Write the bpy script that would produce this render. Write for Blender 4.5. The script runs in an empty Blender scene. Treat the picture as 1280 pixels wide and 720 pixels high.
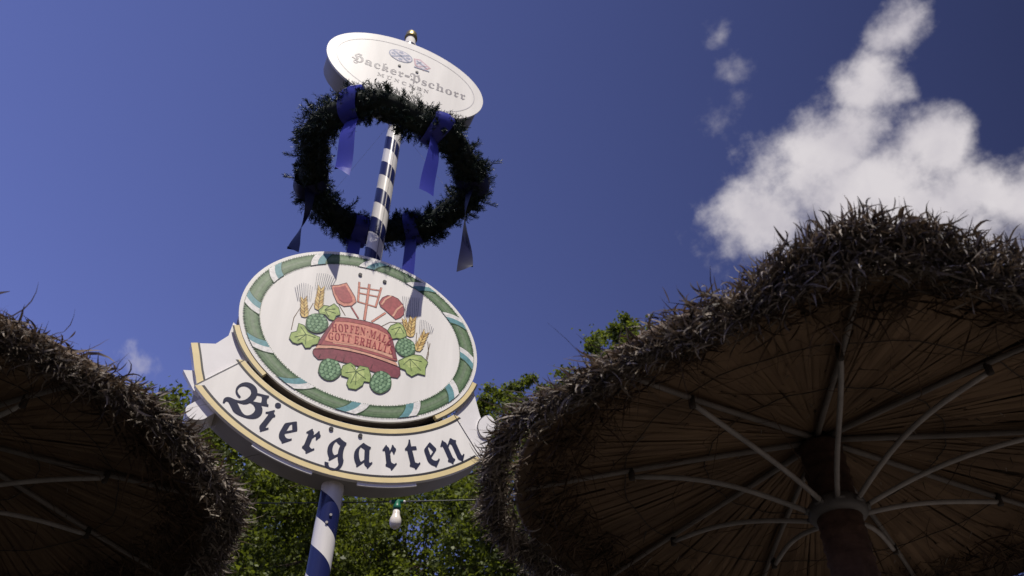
# Beer garden: striped pole with oval signs and wreath, thatched parasols, trees
SKY_AXIS = ([-0.9758, 0.1661, -0.1425], -0.5156, 0.5156)
GLYPHS = {"bB":[[407,-22,386,-21,365,-17,345,-10,325,-1,174,79,152,89,134,92,119,90,108,84,101,73,99,59,100,51,102,42,106,31,111,20,75,3,58,29,46,54,39,77,37,100,39,119,45,137,56,153,70,168,88,181,108,191,130,198,155,203,181,208,207,216,234,226,260,239,285,254,308,272,327,293,344,318,357,345,367,376,372,409,374,446,373,471,369,495,363,518,354,539,343,559,330,577,316,592,299,606,281,617,261,625,240,629,218,631,200,630,183,627,167,622,152,615,137,605,124,595,113,583,103,569,94,554,89,538,85,520,84,502,95,444,126,398,179,365,253,345,245,305,198,315,157,330,122,350,93,376,70,406,53,440,43,479,40,522,42,554,47,583,55,611,67,638,81,661,98,683,118,701,140,717,164,730,191,739,219,744,249,746,277,744,304,739,331,730,357,718,381,703,403,684,423,663,441,639,494,666,550,693,606,721,657,751,677,716,663,695,672,668,691,633,718,595,739,572,757,564,779,572,801,538,665,457,697,444,726,427,751,406,773,381,791,352,803,322,811,289,813,255,809,216,799,180,781,146,757,115,725,86,688,59,644,36,594,16,542,-1,493,-13,448,-20],[483,412,559,452,603,476,638,501,627,533,599,581,567,625,544,643,535,640,518,633,494,620,462,602,474,572,482,541,487,509,489,476,489,459,488,443,486,427],[562,61,578,62,592,66,606,72,619,81,631,91,641,104,651,118,659,134,665,151,669,169,672,187,673,207,672,230,668,252,661,273,652,292,641,310,628,325,613,339,597,350,579,359,560,366,540,370,519,371,504,370,491,368,479,365,468,360,461,340,454,322,446,306,438,293,428,281,418,270,407,260,394,251,347,228,261,193,319,169,337,159,357,148,379,135,403,121,450,95,492,76,530,65]],"bi":[[106,553,125,644,137,686,154,715,175,733,200,739,218,736,231,729,238,716,241,698,240,688,237,677,231,666,224,653,214,640,204,627,193,614,182,601,137,553],[193,-23,167,-7,173,3,157,12,143,20,131,29,121,37,114,47,108,58,105,72,104,88,105,111,106,134,107,152,107,171,107,342,104,372,86,380,76,379,66,374,54,367,41,356,21,378,50,402,82,431,117,467,154,509,180,493,168,471,184,449,219,426,251,416,251,386,239,382,231,374,226,361,224,343,224,139,228,106,245,95,251,97,261,103,272,113,287,127,309,107]],"be":[[231,-23,204,-10,208,3,169,18,136,36,110,55,91,76,76,98,66,124,60,152,58,182,58,323,58,338,60,350,62,361,65,369,69,375,74,382,81,388,90,395,259,509,281,509,377,366,384,349,372,334,176,186,177,175,180,164,184,154,191,145,199,136,208,128,217,121,228,116,238,111,249,108,259,106,270,105,283,106,296,107,306,110,316,114,326,119,336,126,348,135,361,146,381,124],[175,231,275,305,282,314,208,431,186,413,177,392,175,352]],"br":[[195,-23,169,-7,180,9,172,18,150,30,112,45,59,63,59,93,69,99,76,110,81,125,82,145,82,324,81,351,77,373,71,387,62,396,43,376,21,396,123,509,147,490,141,481,150,473,171,459,187,440,196,416,199,387,199,377,223,413,240,440,252,460,258,471,265,488,271,509,300,509,310,484,323,463,338,446,357,433,357,395,350,391,343,384,336,376,330,367,323,355,318,344,313,332,309,319,279,319,275,342,268,361,258,378,245,391,199,320,199,160,205,135,236,114,271,101,289,108,316,132,338,112]],"bg":[[218,-199,178,-197,142,-190,110,-179,82,-163,59,-143,41,-120,29,-94,22,-64,116,-64,124,-107,144,-138,177,-157,223,-163,239,-162,254,-159,269,-153,282,-146,295,-137,306,-126,316,-115,325,-102,332,-87,337,-73,340,-58,341,-42,339,-34,335,-20,327,-2,316,21,305,47,295,72,289,97,284,121,124,-12,97,-1,106,22,98,44,79,71,52,114,33,156,27,187,24,221,25,238,26,254,29,271,34,287,39,302,46,317,54,332,63,347,74,362,89,379,106,397,126,417,148,437,174,460,202,484,233,509,263,509,262,507,265,502,272,496,285,487,303,477,354,455,425,433,425,403,416,388,408,372,402,356,398,339,395,319,393,297,391,272,391,244,394,187,403,137,417,93,438,56,439,45,439,33,437,1,432,-30,423,-58,411,-86,396,-110,378,-133,357,-152,334,-169,308,-182,280,-191,250,-197],[210,117,237,129,277,158,274,214,275,250,280,287,287,322,297,358,267,369,238,383,211,399,184,418,171,404,161,390,152,374,145,357,139,337,135,315,133,290,132,262,133,242,135,224,140,206,146,189,153,173,160,159,169,147,178,137,186,128,195,122,203,118]],"ba":[[104,-23,84,0,97,11,94,21,91,26,86,32,58,75,39,120,27,167,23,216,25,244,31,272,41,298,55,325,73,350,95,377,121,404,151,431,229,498,259,498,259,488,282,478,303,468,324,460,345,452,364,446,382,440,400,436,416,433,416,403,408,400,401,397,396,392,392,387,389,381,388,372,386,362,386,350,386,141,387,122,391,108,397,100,406,97,415,99,424,104,435,112,446,124,468,103,358,-23,334,-5,344,6,311,23,288,42,274,63,269,86,269,102],[196,94,204,97,218,107,240,123,269,146,269,369,219,394,194,407,182,414,169,400,159,386,151,370,146,354,143,335,140,314,139,290,138,263,139,234,143,206,149,177,158,149,168,125,177,108,187,97]],"bt":[[181,-23,155,-7,168,9,134,26,104,38,78,47,55,52,55,82,65,88,72,99,77,114,78,134,78,396,31,396,31,426,60,448,85,469,106,491,123,513,137,536,150,561,161,588,170,617,205,617,198,548,195,466,311,466,311,396,195,396,195,123,221,111,241,103,254,98,260,96,266,98,274,102,284,110,297,121,317,99]],"bn":[[126,-23,121,-11,115,-1,106,9,95,18,83,26,72,32,60,36,49,39,49,69,63,74,74,85,80,100,82,120,82,324,81,351,77,373,71,387,62,396,43,376,21,396,123,509,147,490,141,481,150,473,171,459,187,440,196,416,199,387,199,377,333,509,363,509,372,496,382,485,394,474,407,466,421,458,434,453,446,449,457,447,457,417,445,411,437,401,432,389,430,374,430,134,434,104,451,95,457,97,467,103,478,113,493,127,515,107,399,-23,373,-7,379,3,363,12,349,20,337,29,327,37,320,47,314,58,311,72,310,88,311,108,312,127,313,147,313,166,313,346,311,365,305,381,294,395,279,405,199,328,199,120,201,100,207,85,218,74,232,69,232,39,221,36,210,32,198,26,187,18,176,9,168,-1,161,-11,156,-23]],"bH":[[276,-208,256,-207,237,-204,219,-198,203,-190,187,-180,174,-169,162,-156,152,-142,144,-127,139,-110,135,-93,134,-75,136,-51,141,-28,150,-7,163,13,179,30,200,46,226,59,257,70,287,80,310,90,327,101,337,113,365,101,360,88,366,74,372,67,388,54,412,35,445,9,469,16,490,30,510,49,527,75,540,105,550,141,556,182,558,228,557,251,555,273,550,294,545,316,537,336,529,355,519,372,509,389,497,404,485,418,473,429,460,440,446,448,433,453,420,457,407,458,391,456,373,451,355,442,335,429,356,390,366,371,375,352,383,335,390,319,395,303,398,289,400,276,401,264,400,252,396,240,390,228,382,216,372,204,360,192,347,181,333,171,317,161,301,152,284,144,267,138,250,132,233,128,216,126,199,125,158,128,120,137,85,151,53,172,32,180,20,176,7,169,-17,200,108,288,111,274,116,260,123,246,131,233,140,219,149,207,160,197,171,187,182,179,192,174,203,170,213,169,223,170,231,173,239,177,247,184,252,192,257,199,259,207,260,215,256,238,243,268,223,304,194,346,165,389,145,424,132,453,128,474,129,484,132,496,137,508,145,521,154,534,165,550,178,566,193,584,233,629,281,680,319,717,348,739,368,746,377,745,389,742,406,736,426,728,447,720,464,715,478,711,489,710,497,712,507,717,517,727,529,740,560,716,474,622,462,611,451,603,439,598,428,596,411,601,375,615,336,629,311,634,302,633,293,629,283,622,274,613,266,601,260,590,256,578,255,565,256,554,259,543,265,531,273,518,311,464,329,476,353,489,382,501,417,514,450,527,475,539,491,551,498,563,528,563,532,555,541,546,560,536,594,515,624,491,649,463,671,432,687,397,699,360,707,319,709,275,708,250,705,225,700,201,693,177,683,153,673,130,660,108,647,87,631,67,614,48,597,31,578,16,557,3,536,-9,515,-17,492,-24,403,-45,378,-52,358,-58,343,-64,334,-70,310,-51,314,-36,312,-27,309,-18,303,-11,295,-6,285,-1,275,2,265,4,255,5,239,4,224,-1,211,-7,199,-17,189,-29,183,-43,178,-58,177,-75,179,-93,184,-110,193,-125,206,-139,221,-150,238,-159,256,-163,276,-165,307,-161,334,-148,355,-128,371,-99,409,-118,401,-139,389,-157,375,-173,358,-186,339,-195,319,-202,298,-207]],"bP":[[278,-210,262,-154,246,-78,235,-3,230,54,230,70,203,80,166,90,142,94,122,87,98,54,61,69,130,255,168,243,163,223,168,214,229,193,228,508,222,567,205,609,176,634,135,642,116,640,99,635,84,626,71,614,60,599,52,581,48,561,46,539,52,495,69,460,98,434,139,416,127,376,98,386,73,400,51,418,33,440,19,465,8,492,2,520,0,550,2,575,6,599,14,622,25,643,38,662,53,680,71,695,91,708,112,719,134,726,158,731,182,732,205,731,227,727,248,721,268,713,287,703,303,691,318,677,331,661,341,644,349,626,354,607,356,587,371,602,387,618,404,633,423,650,442,665,461,681,481,696,501,710,520,723,538,735,554,744,570,752,591,725,583,717,578,709,574,699,573,689,576,676,587,647,604,601,629,539,643,505,654,473,664,444,672,418,677,393,682,372,684,353,685,336,684,320,680,302,674,282,666,261,656,238,644,215,632,192,618,169,603,145,587,123,571,101,555,81,533,52,518,25,508,-1,505,-24,466,-24,464,-15,459,-8,449,-1,436,4,360,26,351,-33,332,-119,307,-210],[510,106,514,108,521,114,529,125,540,140,550,159,557,184,562,213,563,248,562,267,558,291,551,319,542,351,515,428,475,523,463,552,455,576,450,596,448,610,419,587,395,566,377,548,363,532,364,151]],"bk":[[117,-23,112,-11,105,-1,95,9,84,18,72,26,60,32,48,36,37,39,37,69,45,70,52,73,58,79,62,87,70,120,70,599,65,643,49,674,75,694,89,680,101,661,111,635,120,604,130,632,144,657,159,678,178,696,199,710,223,721,248,727,276,729,276,699,252,696,233,689,217,680,206,667,197,650,191,630,187,606,186,578,186,403,364,511,383,491,376,477,396,431,405,412,411,395,415,382,416,371,415,362,411,353,405,344,396,336,372,317,337,291,361,265,380,231,394,188,404,137,413,113,427,99,444,116,466,97,352,-23,327,-6,340,9,326,22,314,39,307,59,302,84,300,101,297,117,294,131,291,144,271,186,240,225,186,192,186,127,196,105,215,95,239,116,260,94,147,-23],[186,234,280,296,292,305,300,314,305,324,307,334,305,354,297,373,276,415,186,360]],"la":[[379,-15,346,-11,321,2,305,23,298,52,263,24,225,3,185,-9,142,-13,117,-11,96,-6,76,4,60,17,47,33,38,51,32,72,30,94,34,126,46,154,66,180,95,203,131,223,177,244,232,264,296,283,296,359,295,379,292,395,286,409,278,421,268,429,255,435,239,439,220,440,192,438,171,432,159,422,155,408,169,382,175,372,179,363,182,353,183,344,182,331,178,320,172,309,164,301,153,293,142,288,129,285,115,284,100,285,87,289,76,294,67,303,59,313,53,324,50,337,49,352,51,369,55,385,63,400,73,415,87,428,103,439,121,449,141,458,163,465,188,470,213,473,241,474,291,472,332,464,366,452,392,435,411,413,425,385,433,352,436,313,436,93,439,59,453,51,477,62,490,41,465,16,438,-1,409,-12],[225,50,232,51,241,53,249,56,259,61,269,67,278,75,287,84,296,94,296,252,244,234,206,206,184,170,176,125,179,92,188,69,204,55]],"lc":[[232,-15,204,-13,178,-7,153,2,129,16,107,33,88,53,71,75,56,101,44,129,36,159,31,190,29,223,31,258,37,292,46,323,60,353,76,379,96,403,118,424,143,442,170,456,198,467,228,473,260,475,294,473,324,467,350,458,373,444,390,427,403,409,410,388,413,365,412,352,409,340,404,329,397,321,388,313,377,308,365,305,352,304,326,308,307,321,296,343,292,373,293,389,294,404,291,421,284,433,270,440,252,442,215,432,188,401,172,350,167,279,169,228,176,183,188,145,204,114,224,89,248,71,274,61,304,57,330,60,356,70,380,85,404,107,424,90,384,44,339,11,288,-8]],"le":[[229,-15,201,-13,174,-7,149,2,126,16,105,32,86,52,69,76,55,102,44,131,36,163,31,197,29,234,31,268,36,300,44,330,56,358,71,384,88,406,107,426,130,443,153,457,179,466,206,472,234,474,275,470,311,460,343,442,371,417,393,386,408,349,418,306,421,258,421,247,174,247,182,167,206,109,244,74,297,63,326,67,353,79,378,100,402,128,424,108,384,54,339,16,287,-7],[173,286,300,286,300,320,299,349,297,375,293,396,288,413,280,425,269,435,256,440,240,442,211,433,190,407,177,364,173,303]],"ls":[[225,-15,204,-14,181,-9,156,-2,129,9,109,13,98,11,89,6,81,-2,76,-13,53,-13,53,157,79,157,87,127,99,101,112,78,129,58,148,42,167,31,188,24,209,22,226,23,242,26,255,32,266,40,275,49,281,60,285,73,286,87,283,107,273,125,256,142,232,156,159,193,135,206,113,221,96,236,81,252,70,269,62,288,57,307,55,328,58,358,65,386,78,411,97,433,119,451,146,465,176,472,210,475,247,471,296,458,307,456,317,454,325,455,332,459,338,466,343,475,363,475,363,330,340,330,331,355,320,378,307,397,293,413,276,425,259,434,241,439,222,441,207,440,194,437,182,432,173,426,166,417,160,408,157,397,156,386,157,374,160,364,165,354,172,346,180,338,191,330,203,323,218,315,285,282,309,269,329,255,346,241,360,226,370,208,377,189,382,166,383,141,380,107,372,77,359,50,340,27,316,9,289,-5,259,-12]],"lh":[[27,0,27,24,40,25,52,28,60,32,67,38,72,46,75,56,77,68,78,83,78,594,77,608,76,621,72,631,68,639,62,645,53,650,42,653,28,655,28,678,220,678,220,397,250,431,284,455,321,469,362,474,419,464,460,434,484,385,492,315,492,83,493,69,495,56,498,46,502,39,508,33,517,28,528,25,541,24,541,0,301,0,301,24,308,24,326,28,340,39,347,57,350,83,350,323,349,342,348,359,345,373,341,384,335,393,327,399,316,403,302,404,279,401,258,391,238,374,220,350,220,83,221,69,222,56,225,46,230,39,235,33,244,28,255,25,268,24,268,0]],"lo":[[251,-15,219,-13,189,-7,161,3,135,17,111,34,90,55,71,78,56,105,44,133,35,163,30,195,28,229,30,264,35,296,44,327,56,356,71,382,90,405,111,425,135,443,161,456,189,466,218,472,250,474,282,472,311,466,339,457,365,443,389,426,410,406,428,383,444,357,456,328,465,298,470,264,472,229,470,194,465,161,456,131,444,102,428,76,410,53,389,33,366,16,340,2,312,-7,283,-13],[251,17,270,20,287,27,300,40,311,58,315,69,319,84,321,101,324,121,325,144,326,170,327,198,327,229,326,289,323,338,317,376,309,403,299,421,285,435,270,442,251,445,231,442,214,434,201,421,191,403,184,376,178,338,175,290,174,230,174,199,175,170,176,145,178,122,180,101,183,84,187,69,191,58,202,40,215,27,231,20]],"sH":[[23,0,23,26,47,28,67,32,82,39,93,47,101,59,107,75,110,95,111,120,111,564,110,586,106,605,101,620,93,631,81,640,66,646,47,651,24,653,24,678,360,678,360,653,343,651,328,649,315,646,304,643,295,639,288,633,282,626,278,618,275,608,273,595,271,581,271,564,271,373,509,373,509,564,509,581,507,595,505,608,502,618,498,626,493,633,486,639,477,643,466,646,453,649,438,651,420,653,420,678,755,678,755,653,731,650,712,646,697,639,686,632,679,621,673,606,670,587,669,564,669,120,670,97,673,77,679,61,687,49,697,40,712,33,732,28,755,26,755,0,420,0,420,26,443,28,463,32,479,38,490,46,498,57,504,73,508,94,509,120,509,329,271,329,271,120,272,95,275,75,281,59,289,47,300,39,316,32,336,28,360,26,360,0]],"sO":[[388,-16,352,-14,317,-9,283,-1,251,11,220,26,192,43,165,63,141,86,118,111,98,138,81,168,67,199,56,232,48,266,43,302,41,339,43,376,48,411,56,446,67,479,81,510,98,539,118,566,141,592,166,614,193,635,222,652,254,667,287,679,321,687,357,692,395,694,431,692,466,687,500,679,532,668,562,653,591,636,618,616,642,594,664,569,684,542,701,512,716,481,727,448,735,413,740,377,742,339,740,302,735,266,727,232,716,199,701,168,684,138,664,111,641,86,616,63,589,43,560,26,529,11,496,-1,461,-9,425,-14],[394,18,469,38,522,98,554,199,565,339,562,413,553,478,538,533,518,579,492,614,461,640,426,655,387,660,312,640,259,580,227,479,216,339,219,265,228,201,243,146,264,100,290,64,321,39,355,23]],"sP":[[23,0,23,26,47,28,67,32,82,39,93,47,101,59,107,75,110,95,111,120,111,564,110,586,106,605,101,620,93,631,81,640,66,646,47,651,24,653,24,678,318,678,377,677,428,672,468,665,500,655,524,643,546,628,564,611,580,592,593,570,602,547,607,521,609,494,605,454,593,417,574,385,546,358,511,335,468,319,418,309,360,306,271,306,271,120,272,95,275,75,281,59,289,47,300,39,316,32,336,28,360,26,360,0],[271,342,300,342,334,344,363,351,387,361,405,376,418,396,427,422,433,453,435,490,433,526,429,558,421,584,410,605,394,621,375,633,351,640,322,642,308,641,297,639,288,636,282,631,277,624,274,616,272,606,271,593]],"sF":[[23,0,23,26,47,29,67,34,82,41,93,50,101,62,107,79,110,100,111,125,111,558,110,583,106,603,100,619,92,630,80,638,64,645,45,650,21,653,21,678,586,678,586,476,562,476,556,505,549,532,540,554,529,574,516,591,501,605,482,617,462,626,437,633,409,638,378,641,342,642,298,640,277,627,271,593,271,368,283,368,314,370,340,377,363,387,381,403,396,423,408,448,417,479,423,516,450,516,450,176,424,176,418,217,409,251,397,278,382,299,364,314,341,324,313,331,281,333,271,333,271,120,272,103,273,88,276,75,280,64,285,54,292,46,301,40,312,35,325,31,342,29,360,27,382,26,382,0]],"sE":[[21,0,21,25,45,26,65,30,81,36,93,44,101,56,107,72,111,92,112,116,112,549,111,579,107,603,101,621,93,634,81,642,66,648,47,652,24,653,24,678,594,678,594,476,571,476,562,519,549,555,530,583,507,605,477,621,440,632,396,639,345,641,298,638,290,635,285,632,280,627,277,621,272,578,272,366,288,366,319,368,346,375,368,385,386,401,400,421,412,446,422,477,429,514,453,514,453,176,428,176,425,204,420,229,414,251,407,270,397,286,386,299,373,309,359,318,342,323,322,328,300,330,276,331,272,331,272,100,273,83,275,69,280,59,286,52,295,47,307,44,323,42,343,41,378,42,410,45,440,50,467,58,491,67,513,79,534,94,552,112,569,132,585,156,599,183,612,213,640,213,599,0]],"sN":[[600,-16,159,521,159,117,160,93,163,73,169,57,177,46,188,38,203,32,223,28,248,26,248,0,27,0,27,26,43,27,58,29,70,31,81,35,89,39,96,45,102,53,106,62,109,72,111,85,113,100,113,117,113,578,90,606,73,626,61,639,54,645,27,653,27,678,233,678,582,251,582,562,582,579,580,594,578,606,575,617,571,625,565,632,558,638,549,643,538,646,526,649,510,651,493,653,493,678,714,678,714,653,690,651,671,647,656,641,645,633,638,621,632,605,629,585,628,561,628,-16]],"sM":[[21,0,21,26,44,28,64,32,79,39,92,47,100,59,107,74,111,94,112,118,112,569,112,585,110,598,108,610,105,619,101,627,95,634,87,639,79,644,68,647,55,650,39,652,22,653,22,678,275,678,472,212,669,678,919,678,919,653,897,650,878,645,864,639,853,630,844,619,839,604,835,585,834,563,834,127,834,107,836,90,838,76,841,64,845,54,851,45,858,39,866,35,876,31,888,29,902,27,918,26,918,0,589,0,589,26,606,28,621,30,633,33,644,37,653,42,660,48,666,56,670,66,673,77,675,90,677,106,677,124,677,594,429,0,402,0,157,579,157,119,158,93,162,72,169,55,178,44,191,36,207,30,228,27,252,26,252,0]],"sA":[[-13,0,-13,27,1,28,13,32,25,37,35,45,45,56,54,71,64,89,73,111,307,694,334,693,572,129,583,104,594,83,603,65,612,51,621,41,632,33,645,29,660,27,660,0,341,0,341,27,376,30,402,37,417,50,422,68,421,77,418,88,413,103,406,121,376,197,154,197,117,105,113,88,111,72,116,52,129,38,152,30,184,27,190,27,190,0],[169,239,360,239,263,475]],"sL":[[23,0,23,26,47,28,67,32,82,39,93,47,101,59,107,75,110,95,111,120,111,564,110,587,106,606,101,621,93,633,81,641,66,647,47,651,24,653,24,678,372,678,372,653,353,653,336,651,322,649,310,646,300,642,291,636,285,629,280,620,276,609,273,597,272,581,271,564,271,123,271,107,272,92,274,80,276,70,279,62,284,55,290,50,298,47,307,44,318,42,332,41,348,41,383,42,414,46,443,51,469,59,492,69,513,83,533,99,551,119,567,141,582,167,596,197,609,230,636,230,598,0]],"sZ":[[30,0,30,16,411,640,319,640,287,639,259,636,233,632,211,626,190,617,172,605,155,591,140,575,126,554,114,530,102,503,91,471,66,471,85,678,605,678,605,660,228,43,356,43,405,46,449,55,487,70,520,91,548,119,572,153,591,195,606,244,631,244,606,0]],"sG":[[399,-15,347,-12,298,-4,252,10,211,29,173,53,139,82,110,115,86,153,66,195,52,240,44,289,41,341,44,391,52,439,66,483,86,524,110,561,138,595,171,623,208,648,248,668,290,682,335,690,383,693,423,691,464,684,506,672,550,656,577,649,585,650,592,652,599,655,604,660,624,693,651,693,651,458,625,458,614,488,600,515,586,540,569,564,551,585,532,604,511,621,490,635,468,646,445,654,422,658,398,660,319,640,262,580,228,479,217,339,220,265,230,201,246,146,268,101,296,65,329,39,367,24,410,19,436,20,458,24,476,31,489,41,498,53,505,68,509,85,510,106,510,190,509,212,505,229,499,243,490,254,478,261,460,266,438,270,410,271,410,295,745,295,745,271,723,270,704,266,690,261,680,254,673,244,668,230,665,213,664,191,664,43,598,18,532,-1,466,-11]],"sT":[[137,0,137,26,162,27,183,31,199,37,212,46,220,58,227,75,231,95,232,120,232,645,222,645,185,642,151,634,122,620,97,601,76,576,61,546,49,512,43,473,16,473,16,678,611,678,611,472,586,472,568,548,531,602,475,634,400,645,392,645,392,120,393,94,397,73,403,57,412,45,424,37,440,31,462,27,488,26,488,0]],"sR":[[23,0,23,26,47,28,67,32,82,39,93,47,101,59,107,75,110,95,111,120,111,564,110,586,106,605,101,620,93,631,81,640,66,646,47,651,24,653,24,678,323,678,393,675,454,667,505,653,547,634,579,609,603,578,616,541,621,498,612,441,583,395,536,359,469,333,643,75,674,38,681,33,690,29,700,27,712,26,715,26,715,0,504,0,300,316,271,316,271,120,272,95,275,75,281,59,289,47,300,39,316,32,336,28,360,26,360,0],[271,348,303,348,339,350,370,357,396,369,417,385,432,405,443,432,450,463,452,500,445,562,423,607,386,633,334,642,316,641,301,639,290,635,282,629,277,621,274,609,272,593,271,574]],"sS":[[64,-16,64,235,93,235,107,184,123,140,143,104,166,74,192,51,222,35,256,25,293,22,320,24,344,30,365,40,383,54,397,70,407,89,413,110,415,133,410,164,395,192,370,217,335,238,242,284,201,306,167,329,138,352,115,376,97,402,84,430,77,461,74,494,76,523,81,551,89,576,100,600,114,621,131,639,150,655,172,669,195,680,220,688,247,692,275,694,290,694,307,692,324,690,342,687,360,683,379,679,399,673,420,667,434,664,446,662,458,664,467,670,473,680,477,694,505,694,505,475,480,475,472,502,462,528,451,551,437,573,422,593,406,610,388,626,370,639,350,649,330,656,310,661,289,662,265,660,243,655,224,647,208,635,195,621,185,604,180,586,178,566,180,547,185,530,193,515,204,501,219,488,236,476,257,463,281,451,377,406,406,392,431,377,454,362,473,347,488,331,502,315,513,298,521,280,527,261,531,241,534,220,535,198,533,167,527,138,518,111,505,86,488,63,468,43,444,26,418,12,389,0,357,-8,323,-13,286,-15,236,-12,187,1,147,14,126,18,103,11,91,-16]],"sU":[[369,-19,305,-15,250,-4,205,16,170,43,143,77,124,120,113,172,109,231,109,564,108,586,104,605,99,620,91,631,79,640,64,646,45,651,22,653,22,678,358,678,358,653,341,651,325,649,312,646,302,643,293,639,285,633,280,626,275,618,273,608,271,595,269,581,269,564,269,208,271,167,277,131,288,101,303,77,322,57,346,44,375,36,409,33,486,46,540,84,573,148,584,237,584,563,583,586,579,604,573,619,565,631,553,639,537,645,515,650,489,653,489,678,706,678,706,653,685,649,668,644,654,636,645,628,638,616,633,602,630,584,629,563,629,270,625,198,613,137,593,87,566,48,529,19,485,-2,431,-15]],"sC":[[382,-16,333,-13,288,-5,245,10,205,30,168,54,135,84,107,117,83,156,64,197,50,242,42,289,39,340,42,390,50,437,64,481,84,523,108,560,137,594,169,623,207,648,247,667,291,682,337,690,386,693,422,691,460,684,502,672,547,655,577,648,594,651,607,659,617,673,624,693,650,693,650,459,625,459,606,503,584,542,559,577,531,606,499,630,466,646,432,657,395,660,316,640,259,579,225,478,214,337,227,205,264,111,327,54,414,35,444,37,474,43,503,53,533,67,562,84,589,105,614,130,638,158,666,132,610,67,544,21,468,-7]]}
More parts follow.
